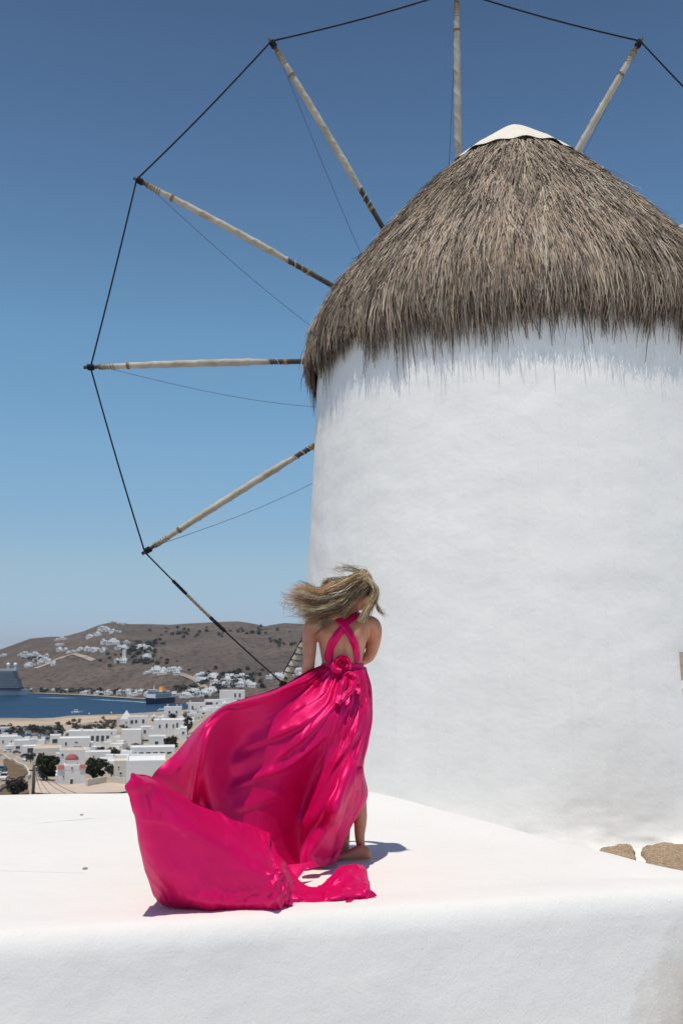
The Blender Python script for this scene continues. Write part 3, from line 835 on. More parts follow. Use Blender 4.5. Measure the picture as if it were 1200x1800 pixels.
house(97, 1311, 18, 18, 'white house with one wide dark window left of the arcaded house', wins=[(.48, .25, .5, .4)], depth=9)
house(131, 1320, 52, 22, 'wide white house with a small window in front of the arcaded house', wins=[(.22, .42, .06, .28), (.56, .62, .1, .1), (.6, .3, .26, .06)], depth=12)
house(158, 1309, 72, 24, 'long arcaded white house with a row of grey openings', wins=[(.08 + .12 * k, .22, .07, .42) for k in range(8)], depth=13, chimneys=[(.3, .5, 1.0, .5), (.62, .5, .9, .6)])
house(15, 1313, 30, 18, 'white house with a little dark window at the left picture edge', wins=[(.2, .35, .08, .3), (.66, .4, .06, .2)], depth=10)
house(38, 1319, 24, 17, 'white house with a dark square garage opening left of the porch house', wins=[(.25, .15, .3, .28)], depth=9)
house(51, 1329, 22, 17, 'white porch house with a deep dark opening under its pink roof corner', wins=[(.6, .3, .44, .5)], depth=8)
house(84, 1334, 46, 18, 'pink-roofed low house behind the round dark tree', depth=15, roof='roof_pink', wins=[(.2, .3, .08, .3)], parapet=.12, mat='house_cream')
house(158, 1318, 12, 13, 'small white house with a bright blue door', doors=[(.4, .42, .75, 'door_blue')], depth=7)
house(176, 1337, 36, 15, 'low white walled house above the tree right of the church', wins=[(.2, .3, .05, .3)], depth=8)
house(127, 1345, 44, 26, 'flat roofed white house directly behind the red domed church', depth=10, roof='roof_pink', wins=[(.12, .6, .08, .16)])
house(8, 1288, 18, 9, 'tiny white house among parked cars at the far left', depth=8)
house(196, 1296, 18, 12, 'small white house left below the blank white block', depth=8, wins=[(.5, .4, .14, .3)])
# --- the church
p = TN(126, 1379)
ch = empty('church', p, face_yaw(p) + .05, 'small white church with a red dome and two red roofed side turrets', 'church')
u = wpx(p, 1.0)
a_ = Acc(); a_.box(-23 * u, 23 * u, 0, 46 * u, -4, 25 * u); a_.box(-13 * u, 13 * u, -.03, 40 * u, 25 * u, 33 * u); a_.make('nave', M['house_white'], ch)
for s_ in (-1, 1):
    a_ = Acc(); a_.box(s_ * 18.6 * u - 5 * u, s_ * 18.6 * u + 5 * u, -.05, 10 * u, 25 * u, 27 * u); tr_ = a_.make('turret', M['house_white'], ch)
    a_ = Acc(); x_ = s_ * 18.6 * u; a_.add([(x_ - 5.4 * u, -.3, 27 * u), (x_ + 5.4 * u, -.3, 27 * u), (x_ + 5.4 * u, 11 * u, 27 * u), (x_ - 5.4 * u, 11 * u, 27 * u), (x_ - 5 * u, 5 * u, 33 * u), (x_ + 5 * u, 5 * u, 33 * u)], [(0, 1, 5, 4), (2, 3, 4, 5), (1, 2, 5), (3, 0, 4), (3, 2, 1, 0)]); a_.make('turret_roof', M['tile_red'], tr_)
a_ = Acc(); a_.lathe([(11.5 * u, 31 * u), (11.5 * u, 40 * u), (12.2 * u, 40.2 * u), (12.2 * u, 41 * u)], 20, (0, 15 * u)); dr = a_.make('drum', M['house_white'], ch, True)
a_ = Acc(); a_.lathe([(11.8 * u * math.cos(t_), 41 * u + 10 * u * math.sin(t_)) for t_ in np.linspace(0, 1.5, 10)], 20, (0, 15 * u)); dm = a_.make('dome', M['tile_red'], ch, True)
a_ = Acc(); a_.box(-.12, .12, 15 * u - .12, 15 * u + .12, 50.5 * u, 57 * u).box(-.5, -.12, 15 * u - .1, 15 * u + .1, 53.6 * u, 55 * u).box(.12, .5, 15 * u - .1, 15 * u + .1, 53.6 * u, 55 * u); a_.make('cross', M['house_white'], dm)
window_unit(ch, 0, .05, 4.6 * u, 8.5 * u, 0, 'door_brown', name='door')
window_unit(ch, 0, 29 * u - .4, 2.4 * u, 4.4 * u, -.03)
window_unit(ch, -14 * u, 12 * u, 2 * u, 4 * u, 0)
# low walls, steps and the paved yard before the church
def patch(name, pix, mat, label, kind='structure', lift=.25, n=14, fn=TN, fh=near_h):
    pts = np.array([fn(x, y)[:2] for x, y in pix]); c = pts.mean(0)
    p_ = resample_closed(pts, 60, 1); v = []; f = []
    ks = np.linspace(1, .04, 8)
    for k in ks:
        xy = c + (p_ - c) * k
        v += [(x, y, float(fh(x, y)) + lift) for x, y in xy]
    for j in range(len(ks) - 1):
        for i in range(60):
            a, b = j * 60 + i, j * 60 + (i + 1) % 60; f.append((a, b, b + 60, a + 60))
    f.append(tuple(range(60 * (len(ks) - 1), 60 * len(ks))))
    return tag(link(name, mesh(name, v, f, True), M[mat]), label, kind=kind)
patch('yard', [(64, 1372), (110, 1382), (150, 1378), (225, 1372), (232, 1396), (60, 1398)], 'roof_pink', 'pale paved yard in front of the church')
patch('field', [(6, 1336), (16, 1330), (46, 1350), (50, 1362), (30, 1372), (8, 1368)], 'dry_field', 'brown dry field below the curving pale wall')
patch('field', [(0, 1382), (26, 1372), (48, 1372), (52, 1398), (0, 1402)], 'dry_field', 'brown dry ground beside the wooden pole')
patch('car_park', [(-30, 1279), (60, 1276), (118, 1281), (100, 1296), (60, 1300), (-30, 1303)], 'tarmac', 'crowded grey car park above the headland')
patch('beach', [(-60, 1271), (60, 1268), (110, 1264), (135, 1260), (212, 1258), (206, 1266), (150, 1272), (60, 1276), (-60, 1279)], 'beach_sand', 'sandy headland along the near shore')
def wall_line(pix, h, mat, label, thick=.5, cat='wall', name='garden_wall', lift=0.0):
    pts = [TN(x, y) for x, y in pix]; pts = np.array(pts); c = pts[0].copy()
    o_ = empty(name, c, 0, label, cat)
    P2 = spline(pts, 24); tn = np.gradient(P2[:, :2], axis=0); tn /= np.linalg.norm(tn, axis=1)[:, None]; nn = np.stack([-tn[:, 1], tn[:, 0]], 1) * thick / 2
    v = []; f = []
    for k in range(24):
        x, y = P2[k, :2]; z0 = float(near_h(x, y)) - 1; z1 = float(near_h(x, y)) + h
        for s_, zz in ((1, z0), (1, z1), (-1, z1), (-1, z0)): v.append((x + s_ * nn[k, 0] - c[0], y + s_ * nn[k, 1] - c[1], zz - c[2]))
    for k in range(23):
        for i in range(4): a, b = k * 4 + i, k * 4 + (i + 1) % 4; f.append((a, b, b + 4, a + 4))
    f += [(0, 1, 2, 3), (95, 94, 93, 92)]
    link('coping', mesh('coping', v, f), M[mat], o_)
    return o_
wall_line([(-12, 1330), (10, 1331), (28, 1342), (46, 1353), (52, 1364), (48, 1370)], .9, 'metal_pale', 'pale curving wall round the brown field at the left edge')
wall_line([(62, 1366), (96, 1364), (100, 1376)], 1.6, 'house_white', 'low white wall left of the church front')
wall_line([(152, 1384), (185, 1378), (222, 1380)], 1.5, 'house_cream', 'rough pale wall right of the church front')
wall_line([(186, 1352), (204, 1342), (206, 1362)], 2.2, 'house_white', 'rough white garden wall under the patched house')
wall_line([(-10, 1400), (12, 1386), (28, 1374), (44, 1367)], .7, 'wood_grey', 'dark curving fence rail at the lower left of the field', thick=.25, name='rail', cat='rail')

# --- trees and bushes: trunk with limbs, crown of leaf clumps
def tree(px, py, w, h, label, tone=0, seed=0, fn=TN, cat='tree', name='tree', group=None, leaves=1500, trunk=.22, fh=None):
    g = np.random.default_rng(seed + 100)
    p_ = fn(px, py); W, Hh = wpx(p_, w), wpx(p_, h)
    o = empty(name, p_, g.random() * .001, label, cat, group)
    a_ = Acc(); th_ = Hh * trunk; tr_ = max(.12, W * .035)
    a_.tube([(0, 0, -1), (W * .02, 0, th_ * .6), (-W * .01, 0, th_ + Hh * .2)], [tr_ * 1.2, tr_, tr_ * .6], 7)
    for k in range(5):
        an = 2 * math.pi * k / 5 + g.random(); a_.tube([(0, 0, th_ * .8), (math.cos(an) * W * .14, math.sin(an) * W * .14, th_ + Hh * .18), (math.cos(an) * W * .3, math.sin(an) * W * .3, th_ + Hh * (.25 + .2 * g.random()))], [tr_ * .5, tr_ * .35, tr_ * .12], 5)
    a_.make('trunk', M['bark'], o, True)
    nc = 26; cen = g.normal(0, 1, (nc, 3)); cen /= np.linalg.norm(cen, axis=1)[:, None]; cen *= (g.random(nc) ** .45)[:, None]
    cen = cen * np.array([W * .40, W * .40, Hh * (1 - trunk) * .40]) + np.array([0, 0, th_ * .9 + Hh * (1 - trunk) * .48])
    ci = g.integers(0, nc, leaves); u_ = g.normal(0, 1, (leaves, 3)); u_ /= np.linalg.norm(u_, axis=1)[:, None]
    cr = (W * .17) * (.7 + .6 * g.random(nc))
    c_ = cen[ci] + u_ * (cr[ci] * g.random(leaves) ** .4)[:, None] * np.array([1, 1, .8])
    c_[:, 2] = np.maximum(c_[:, 2], .15)
    s_ = W * .052 * (.6 + .9 * g.random(leaves))
    e1 = g.normal(0, 1, (leaves, 3)); e1 /= np.linalg.norm(e1, axis=1)[:, None]
    e2 = np.cross(e1, g.normal(0, 1, (leaves, 3))); e2 /= np.linalg.norm(e2, axis=1)[:, None]
    v_ = np.stack([c_ - e1 * s_[:, None], c_ + e2 * s_[:, None] * .6, c_ + e1 * s_[:, None], c_ - e2 * s_[:, None] * .6], 1).reshape(-1, 3)
    q_ = np.arange(leaves * 4).reshape(-1, 4)
    tones = [(.038, .046, .024), (.055, .062, .034), (.085, .066, .042), (.05, .045, .038), (.045, .06, .052)]
    col = np.array(tones[tone])[None] * (.6 + .9 * g.random(leaves))[:, None] * (.7 + .6 * g.random(nc))[ci][:, None]
    me_ = fast_mesh('crown', v_, q_, False, np.repeat(col, 4, 0))
    cr_ = link('crown', me_, M['leaf'], o); cr_['kind'] = 'stuff'
    return o
tree(82, 1372, 48, 52, 'big round dark green tree left of the church', 0, 1, leaves=3200, trunk=.12)
tree(168, 1373, 42, 46, 'big dark green tree right of the church', 0, 2, leaves=2800, trunk=.1)
tree(196, 1366, 24, 24, 'smaller olive green tree at the right of the church tree', 1, 3, leaves=1400, trunk=.1)
tree(176, 1332, 26, 20, 'rusty olive bush above the low walled house, left of a pair', 2, 4, leaves=1300, trunk=.08)
tree(200, 1335, 28, 24, 'rusty olive bush below the blank white block, right of a pair', 2, 5, leaves=1300, trunk=.08)
tree(240, 1318, 22, 12, 'grey green bush under the blank white block', 1, 6, leaves=900, trunk=.08)
tree(302, 1317, 31, 24, 'dark brown green tree between the cube house and the dress', 3, 7, leaves=1800, trunk=.08)
tree(330, 1292, 20, 40, 'tall dark tree behind the three-window house annex', 3, 8, leaves=1500, trunk=.1)
tree(304, 1264, 18, 9, 'small round tree in front of the two-chimney house', 0, 9, leaves=700, trunk=.1)
tree(342, 1256, 9, 12, 'tiny tree before the waterside house', 1, 10, leaves=400)
tree(353, 1255, 14, 7, 'small bush beside the tiny waterside tree', 1, 11, leaves=400, trunk=.1)
tree(328, 1268, 18, 18, 'olive tree left of the low three-window house', 1, 12, leaves=700)
tree(434, 1226, 14, 18, 'dark round tree in front of the flat white house', 0, 13, leaves=800)
tree(449, 1224, 14, 13, 'dark green tree beside the round one above the dress edge', 0, 14, leaves=700)
tree(466, 1220, 20, 18, 'dark green tree clump below the lowest sail tip', 0, 15, leaves=900)
tree(484, 1214, 18, 16, 'dark green tree left of the lowest sail pole', 0, 16, leaves=900)
tree(508, 1208, 16, 14, 'dark green tree right of the lowest sail pole', 0, 17, leaves=800)
tree(28, 1402, 44, 34, 'dark brown shrub at the foot of the wooden pole', 3, 18, leaves=2200, trunk=.08)
tree(54, 1342, 18, 20, 'dark bluish tree beside the porch house', 4, 19, leaves=900)
for k, (x, y, w, h) in enumerate([(24, 1284, 12, 8), (72, 1290, 14, 9), (88, 1286, 16, 10), (104, 1284, 14, 8), (150, 1284, 20, 9), (178, 1284, 18, 10), (200, 1280, 14, 12), (120, 1274, 10, 5), (140, 1268, 8, 5), (182, 1264, 9, 5), (60, 1280, 12, 7), (4, 1280, 12, 7), (136, 1282, 12, 8), (38, 1300, 10, 8)]):
    tree(x, y, w, h, 'small grey green shrub on the headland above the near shore', 4 if k % 2 else 1, 30 + k, cat='bush', name='shrub', group='shrubs on the headland', leaves=350, trunk=.06)

for k, (x, y, w, h) in enumerate([(214, 1326, 10, 9), (262, 1292, 9, 9), (290, 1280, 9, 8), (336, 1272, 12, 12), (384, 1244, 9, 8), (400, 1238, 10, 8), (418, 1236, 10, 8), (44, 1316, 8, 7), (112, 1324, 8, 8), (206, 1312, 10, 8), (188, 1306, 8, 7), (226, 1292, 9, 7), (455, 1216, 12, 10), (476, 1208, 12, 11), (496, 1200, 12, 10), (520, 1196, 14, 12), (372, 1240, 8, 7), (250, 1326, 8, 7)]):
    tree(x, y, w, h, 'small dark green garden tree between the white town houses', (0, 1, 3)[k % 3], 60 + k, group='garden trees between the town houses', leaves=420, trunk=.1)
# --- parked cars
def make_car():
    o = empty('parked_car', (0, 0, 0))
    sec = [(-2.05, .35, .62, .70), (-1.95, .28, .88, .78), (-1.0, .26, .92, .82), (.7, .26, .96, .82), (1.75, .28, .80, .80), (2.05, .36, .60, .70)]
    v = []; f = []
    for (x, z0, z1, hw_) in sec: v += [(x, -hw_, z0), (x, -hw_, z1 - .08), (x, -hw_ + .1, z1), (x, hw_ - .1, z1), (x, hw_, z1 - .08), (x, hw_, z0)]
    for j in range(5):
        for i in range(6): a, b = j * 6 + i, j * 6 + (i + 1) % 6; f.append((a, b, b + 6, a + 6))
    f += [(5, 4, 3, 2, 1, 0), tuple(range(30, 36))]
    body = link('body', mesh('car_body', v, f), M['paint_white'], o)
    a_ = Acc(); a_.add([(-1.75, -.74, .9), (1.15, -.74, .94), (1.15, .74, .94), (-1.75, .74, .9), (-1.35, -.6, 1.40), (.35, -.6, 1.42), (.35, .6, 1.42), (-1.35, .6, 1.40)], [(0, 1, 5, 4), (1, 2, 6, 5), (2, 3, 7, 6), (3, 0, 4, 7), (4, 5, 6, 7)]); a_.make('windows', M['glass_dark'], o)
    a_ = Acc(); a_.box(-1.36, .36, -.61, .61, 1.40, 1.46); a_.make('roof', M['paint_white'], o)
    for x in (-1.3, 1.3):
        for s_ in (-1, 1):
            a_ = Acc(); pr = [(0, .0), (.26, .0), (.32, .04), (.32, .16), (.26, .2), (0, .2)]
            a_.tube([(x, s_ * .62, .32), (x, s_ * .83, .32)], [.32, .32], 12); a_.make('wheel', M['tyre'], o)
    return o
def copy_tree(o, parent=None):
    c = o.copy(); COL.objects.link(c)
    if parent is not None: c.parent = parent; c.matrix_parent_inverse = o.matrix_parent_inverse.copy()
    for ch_ in list(o.children): copy_tree(ch_, c)
    return c
car0 = make_car()
paints = ['paint_white', 'paint_silver', 'paint_navy', 'paint_black', 'paint_red', 'paint_grey', 'paint_white', 'paint_teal']
spots = [(4, 1358, 1.2), (8, 1372, 1.4), (44, 1332, .4), (50, 1339, .6), (30, 1326, .1), (14, 1323, .1), (66, 1304, .3), (76, 1303, .3), (86, 1301, .4), (70, 1298, .3), (80, 1297, .3)]
for r_, y_ in enumerate((1279.5, 1284, 1289, 1294.5)):
    for k in range(10): spots.append((2 + k * 10.5 + r_ * 3 + random.uniform(-2, 2), y_ + random.uniform(-.6, .6), random.uniform(-.2, .5)))
named = ['dark teal car parked at the left picture edge beside the brown field', 'white car parked below the teal one at the left picture edge', 'dark blue car parked under the porch house', 'white car parked below the dark blue one by the bluish tree', 'grey car parked in the row left of the porch house', 'white car parked in front of the far left house']
ncol = ['paint_teal', 'paint_white', 'paint_navy', 'paint_white', 'paint_grey', 'paint_white']
for k, (x, y, a) in enumerate(spots):
    c = car0 if k == 0 else copy_tree(car0)
    p_ = TN(x, y); c.location = p_ + np.array([0, 0, .3]); c.rotation_euler = (0, 0, a + face_yaw(p_) + random.choice((0, math.pi)))
    key = ncol[k] if k < 6 else random.choice(paints)
    for ch_ in c.children:
        if ch_.name.startswith(('body', 'roof')):
            ch_.material_slots[0].link = 'OBJECT'; ch_.material_slots[0].material = M[key]
    cname = key.split('_')[1]
    tag(c, named[k] if k < 6 else '%s car among the rows of the crowded seaside car park' % cname, 'car', 'cars parked in the town' if k < 6 else '%s cars in the seaside car park' % cname)

# --- wooden pole with cables, close to the terrace
p = TN(57, 1420); top = P(57, 1344, p[1])
pole = empty('utility_pole', p, 0, 'thick dark wooden pole with cables running down from it', 'pole')
hp = top[2] - p[2]
a_ = Acc(); a_.tube([(0, 0, -1), (.05, 0, hp * .5), (0, 0, hp)], [.19, .17, .14], 10); a_.make('post', M['wood_dark'], pole, True)
a_ = Acc(); a_.box(-.5, .5, -.07, .07, hp - .7, hp - .55); a_.make('crossarm', M['wood_dark'], pole)
a_ = Acc(); a_.tube([(0, -.1, hp - .3), (-.1, -.2, hp + .1), (-.9, -.6, hp + .25)], [.06, .06, .05], 8); a_.make('bracket', M['metal_pale'], pole, True)
for (x, y, dy) in ((98, 1402, -6), (122, 1397, 2), (150, 1399, 9), (80, 1402, -9)):
    q_ = P(x, y, p[1] + dy); a_ = Acc(); q0 = np.array([0, -.1, hp - .15])
    a_.tube([q0 + (q_ - p - q0) * t_ - np.array([0, 0, .5 * math.sin(math.pi * t_)]) for t_ in np.linspace(0, 1, 12)], .028, 6); a_.make('cable', M['rope_thin'], pole, True)
# posts on the headland
for (x, y, lb) in ((157, 1259, 'thin pale beacon post on the headland, left of two'), (196, 1257, 'thin pale beacon post on the headland, right of two')):
    p_ = TN(x, y); a_ = Acc(); a_.lathe([(.5, -1), (.5, 2.6), (.8, 2.7), (.8, 3.0), (.4, 3.4), (.05, 4.2)], 10); o = a_.make('beacon', M['house_white'], None, True, p_); tag(o, lb, 'beacon')

# ------------------------------------------------------------------ boats and ships
def seaP(px, py): return G(px, py, SEA_Z)
def ship(name, px, py, yaw, L, B, label, cat): 
    return empty(name, seaP(px, py), yaw, label, cat)
def hull_mesh(L, B, H0, H1, flare=1.12, n=16):
    v = []; f = []; st = []
    for k in range(n):
        t_ = k / (n - 1); x = -L / 2 + L * t_
        w = 1.0 if t_ < .62 else max(.03, 1 - ((t_ - .62) / .38) ** 1.8)
        w *= .86 + .14 * min(1, t_ / .06)
        xo = (t_ - .62) / .38 * L * .05 if t_ > .62 else 0
        z1 = H1 + (1.6 * ((t_ - .6) / .4) ** 2 if t_ > .6 else 0)
        wl = w * (.9 if t_ < .62 else .9 * (1 - .3 * (t_ - .62) / .38))
        v += [(x, -wl * B / 2, -2.0), (x + xo, -w * B / 2 * flare, z1), (x + xo, w * B / 2 * flare, z1), (x, wl * B / 2, -2.0)]
    for k in range(n - 1):
        for i in range(4): a, b = k * 4 + i, k * 4 + (i + 1) % 4; f.append((a, b, b + 4, a + 4))
    f += [(3, 2, 1, 0), tuple(range(4 * n - 4, 4 * n))]
    return v, f
# car ferry, bow turned to the camera's left
L, B = 66, 15.5
o = empty('ferry', seaP(280, 1236.5), math.radians(-112), 'white topped ferry with a dark blue hull and an orange funnel in the bay', 'ferry')
v, f = hull_mesh(L, B, 0, 8.2, 1.08); link('hull', mesh('hull', v, f), M['ship_navy'], o)
a_ = Acc(); a_.box(-L * .36, L * .34, -B * .5, B * .5, 8.2, 14.4, .3); a_.make('lower_deck', M['ship_white'], o)
a_ = Acc(); a_.box(-L * .30, L * .30, -B * .48, B * .48, 14.4, 17.8, .6); a_.make('upper_deck', M['ship_white'], o)
a_ = Acc(); a_.box(L * .20, L * .31, -B * .56, B * .56, 17.8, 20.4, .3); br = a_.make('bridge', M['ship_white'], o)
a_ = Acc(); a_.box(L * .31 - .2, L * .31 + .08, -B * .5, B * .5, 18.5, 19.8); a_.make('bridge_window', M['ship_glass'], br)
for zz in (10.0, 12.2, 15.6):
    a_ = Acc(); a_.box(-L * .30, L * .335, -B * .51, B * .51, zz, zz + .9); a_.make('window_band', M['ship_glass'], o)
a_ = Acc(); a_.box(-L * .16, -L * .04, -3.4, 3.4, 17.8, 24, 1.0); a_.make('funnel', M['funnel_orange'], o)
a_ = Acc(); a_.lathe([(.6, 20), (.4, 25), (.1, 28)], 8, (L * .22, 0)); a_.make('mast', M['ship_white'], o)
for sgn in (-1, 1):
    a_ = Acc(); a_.box(-8, 4, sgn * B * .45 - 1.1, sgn * B * .45 + 1.1, 17.9, 19.6, .5); a_.make('lifeboat', M['funnel_orange'], o)
# cruise ship, only its end is inside the picture
p_ = seaP(-60, 1222)
o = empty('cruise_ship', p_, math.radians(4), 'huge grey glazed cruise ship with two white radar domes cut off at the left edge', 'cruise ship')
u = wpx(p_, 1.0)
L, B = 206 * u, 32
v, f = hull_mesh(L, B, 0, 8.5 * u, .97, 22); link('hull', mesh('hull', v, f), M['ship_white'], o)
a_ = Acc(); a_.box(-L * .47, L * .47, -B * .5, B * .5, 8.9 * u, 13.2 * u, .4); a_.make('promenade_deck', M['ship_navy'], o)
zz = 13.4
for k in range(11):
    ext = .455 - .003 * k - (.02 if k > 5 else 0)
    a_ = Acc(); a_.box(-L * .46, L * ext, -B * .5, B * .5, (zz + .9) * u, (zz + 2.6) * u, .2); a_.make('cabin_deck', M['ship_glass'], o)
    a_ = Acc(); a_.box(-L * .462, L * (ext + .004), -B * .515, B * .515, zz * u, (zz + .9) * u); a_.make('balcony', M['ship_grey'], o)
    zz += 2.62
a_ = Acc(); a_.box(-L * .45, L * .435, -B * .45, B * .45, zz * u, (zz + 3.4) * u, .8); a_.make('sun_deck', M['ship_grey'], o)
for x_ in (.345, .405):
    a_ = Acc(); a_.lathe([(2.2 * u, (zz + 3.4) * u), (1.8 * u, (zz + 8) * u)] + [(3.3 * u * math.cos(t_), (zz + 11) * u + 3.3 * u * math.sin(t_)) for t_ in np.linspace(-1.1, 1.5, 9)], 14, (L * x_, 0)); a_.make('radar_dome', M['ship_white'], o, True)
a_ = Acc(); a_.lathe([(2 * u, (zz + 3.4) * u), (1.4 * u, (zz + 12) * u)], 12, (L * .2, 0)); a_.make('funnel', M['funnel_grey'], o)
# small white boat off the headland
def small_boat(px, py, s, yaw, label, group=None):
    o = empty('motor_boat', seaP(px, py), yaw, label, 'boat', group)
    v, f = hull_mesh(s, s * .32, 0, s * .14, 1.15, 12); link('hull', mesh('hull', v, f), M['ship_white'], o)
    a_ = Acc(); a_.box(-s * .2, s * .16, -s * .11, s * .11, s * .14, s * .30, s * .03); c_ = a_.make('cabin', M['ship_white'], o)
    a_ = Acc(); a_.box(-s * .15, s * .13, -s * .107, s * .107, s * .20, s * .26); a_.make('cabin_window', M['ship_glass'], c_)
    a_ = Acc(); a_.box(-s * .25, s * .10, -s * .12, s * .12, s * .305, s * .325); a_.make('canopy', M['ship_white'], o)
    return o
small_boat(135, 1253.5, 13, .25, 'white motor boat lying off the tip of the headland')
small_boat(283, 1249, 9, .8, 'white motor boat in the blue water behind the two-chimney house')
small_boat(330, 1238, 9, 2.0, 'small white boat on the bay near the right shore')
# wash on the water: a pale streak trailing from the ferry
def wash(pix, label):
    pts = np.array([seaP(x, y)[:2] for x, y in pix]); p_ = resample_closed(pts, 40, 2)
    v = [(x, y, SEA_Z + .25) for x, y in p_]
    return tag(link('wake', mesh('wake', v, [tuple(range(40))]), M['foam']), label, kind='structure')
wash([(262, 1234.6), (225, 1232.0), (180, 1230.0), (150, 1229.2), (180, 1230.9), (225, 1233.4), (255, 1235.6)], 'pale wash trailing behind the ferry')
wash([(140, 1227.4), (95, 1226.4), (60, 1226.6), (100, 1227.6)], 'pale streak of water near the far shore')

# ------------------------------------------------------------------ far shore and hillside settlements
protos = []
g = np.random.default_rng(77)
def block_mesh(seed):
    r = np.random.default_rng(seed); a_ = Acc()
    w, d, h = r.uniform(8, 14), r.uniform(7, 10), r.uniform(3.2, 4.6)
    a_.box(-w / 2, w / 2, -d / 2, d / 2, -6, h)
    a_.box(-w * .1, w * .42, -d * .1, d * .42, h, h + r.uniform(2, 3.2))
    if r.random() > .5: a_.box(w / 2, w * .9, -d * .3, d / 2 - .1, -6, h * .8)
    return mesh('far_house', a_.v, a_.f)
BL = [block_mesh(k) for k in range(8)]
for b in BL: b.materials.append(M['house_white'])
WIN = []
for b in BL:
    xs = np.array([q.co for q in b.vertices[:8]]); w = xs[:, 0].max(); d = xs[:, 1].min(); h = xs[:, 2].max()
    a_ = Acc()
    for fx in (-.6, -.1, .45): a_.box(w * fx - .7, w * fx + .7, d - .06, d + .05, h * .35, h * .75)
    me_ = mesh('far_window', a_.v, a_.f); me_.materials.append(M['pane_far']); WIN.append(me_)
nfar = 0
def far_house(px, py, s, fn, label, group):
    global nfar
    k = int(g.integers(0, 8)); p_ = fn(px, py)
    o = link('far_house', BL[k], None, None, p_); o.scale = (s, s, s * g.uniform(.85, 1.15)); o.rotation_euler = (0, 0, face_yaw(p_) + g.uniform(-.6, .6))
    tag(o, label, 'house', group); nfar += 1
    if s > .9:
        q_ = link('window_row', WIN[k], None, o); q_['kind'] = 'stuff'
    return o
clusters = [  # cx, cy, rx, ry, n, size, place
 (52, 1153, 17, 2.0, 7, 1.0, 'in a long row on the left hill shoulder'), (72, 1158, 10, 3, 6, .9, 'in a long row on the left hill shoulder'), (85, 1166, 16, 4, 6, .8, 'in a long row on the left hill shoulder'), (44, 1172, 8, 2, 4, .8, 'in a long row on the left hill shoulder'),
 (104, 1126, 6, 2, 3, .9, 'on the bare left crest'), (107, 1135, 7, 2, 3, .9, 'on the bare left crest'), (110, 1143, 10, 2, 4, .9, 'on the bare left crest'), (128, 1147, 10, 2, 4, .8, 'on the bare left crest'), (6, 1153, 6, 1.5, 3, .8, 'on the bare left crest'),
 (158, 1120, 8, 2, 5, 1.0, 'near the highest hill top'), (184, 1107, 14, 3, 8, 1.0, 'near the highest hill top'), (178, 1116, 10, 2, 4, .9, 'near the highest hill top'), (208, 1096, 12, 2, 5, .8, 'near the highest hill top'), (203, 1112, 9, 2, 4, .9, 'near the highest hill top'), (192, 1130, 15, 4, 9, 1.0, 'near the highest hill top'),
 (150, 1142, 12, 2, 6, .8, 'among dark trees on the middle slope'), (172, 1144, 14, 2, 6, .9, 'among dark trees on the middle slope'), (216, 1141, 8, 3, 5, 1.0, 'among dark trees on the middle slope'), (240, 1139, 26, 2.5, 12, .9, 'among dark trees on the middle slope'), (248, 1156, 15, 2, 7, .9, 'among dark trees on the middle slope'), (214, 1163, 10, 2, 5, 1.0, 'among dark trees on the middle slope'), (228, 1128, 10, 3, 5, .8, 'among dark trees on the middle slope'), (270, 1143, 12, 4, 7, .8, 'among dark trees on the middle slope'),
 (292, 1182, 22, 4, 14, 1.0, 'in the tight cluster low on the slope'), (262, 1183, 10, 2, 3, .8, 'in the tight cluster low on the slope'),
 (266, 1102, 12, 2, 6, .8, 'along the skyline plateau'), (300, 1101, 16, 2, 8, .8, 'along the skyline plateau'), (325, 1110, 22, 4, 14, .9, 'along the skyline plateau'), (355, 1116, 26, 4, 15, .9, 'along the skyline plateau'), (405, 1100, 18, 2.5, 9, .8, 'along the skyline plateau'), (432, 1104, 22, 2.5, 12, .9, 'along the skyline plateau'), (466, 1105, 14, 2, 6, .8, 'along the skyline plateau'), (512, 1104, 16, 3, 8, .8, 'along the skyline plateau'), (500, 1096, 14, 1.5, 5, .7, 'along the skyline plateau'),
 (364, 1194, 18, 6, 16, .9, 'among trees low on the right slope'), (408, 1196, 20, 6, 13, .9, 'among trees low on the right slope'), (432, 1203, 18, 5, 8, .9, 'among trees low on the right slope'), (480, 1192, 24, 5, 9, .9, 'among trees low on the right slope'), (392, 1207, 18, 3, 6, .9, 'among trees low on the right slope'),
 (350, 1220, 22, 4, 16, .9, 'along the far harbour shore'), (322, 1225, 20, 2, 8, .8, 'along the far harbour shore'), (200, 1219, 60, 1.6, 22, .8, 'along the far harbour shore'), (90, 1214, 40, 1.2, 8, .6, 'along the far harbour shore'), (245, 1222, 20, 1.6, 8, .8, 'along the far harbour shore')]
clusters.sort(key=lambda c_: 0 if 'right slope' in c_[6] or 'harbour' in c_[6] or 'tight' in c_[6] or 'left' in c_[6] else 1)
clusters = [c_[:4] + ((int(c_[4] * .68) if 'skyline' in c_[6] else c_[4]),) + c_[5:] for c_ in clusters]
clusters.insert(0, (515, 1186, 18, 7, 8, .9, 'among trees low on the right slope'))
for (cx, cy, rx, ry, n_, s, pl) in clusters:
    for k in range(n_):
        if nfar >= 256: break
        far_house(cx + g.uniform(-1, 1) * rx, cy + g.uniform(-1, 1) * ry, s * 1.22 * g.uniform(.7, 1.15), TF, 'small white house ' + pl, 'far houses ' + pl)
# tall slim white building on the middle slope
p_ = TF(218, 1163); a_ = Acc(); u = wpx(p_, 1.0); a_.box(-3.2 * u, 3.2 * u, 0, 8 * u, -6, 21 * u); a_.box(-6 * u, 5 * u, -4 * u, -.01, -6, 7 * u); o = a_.make('tower_block', M['house_cream'], None, False, p_); tag(o, 'slim pale tower standing up from the middle slope cluster', 'tower')
plain('track_dust', (.34, .28, .23), .95, .05, 0, .2, .02)
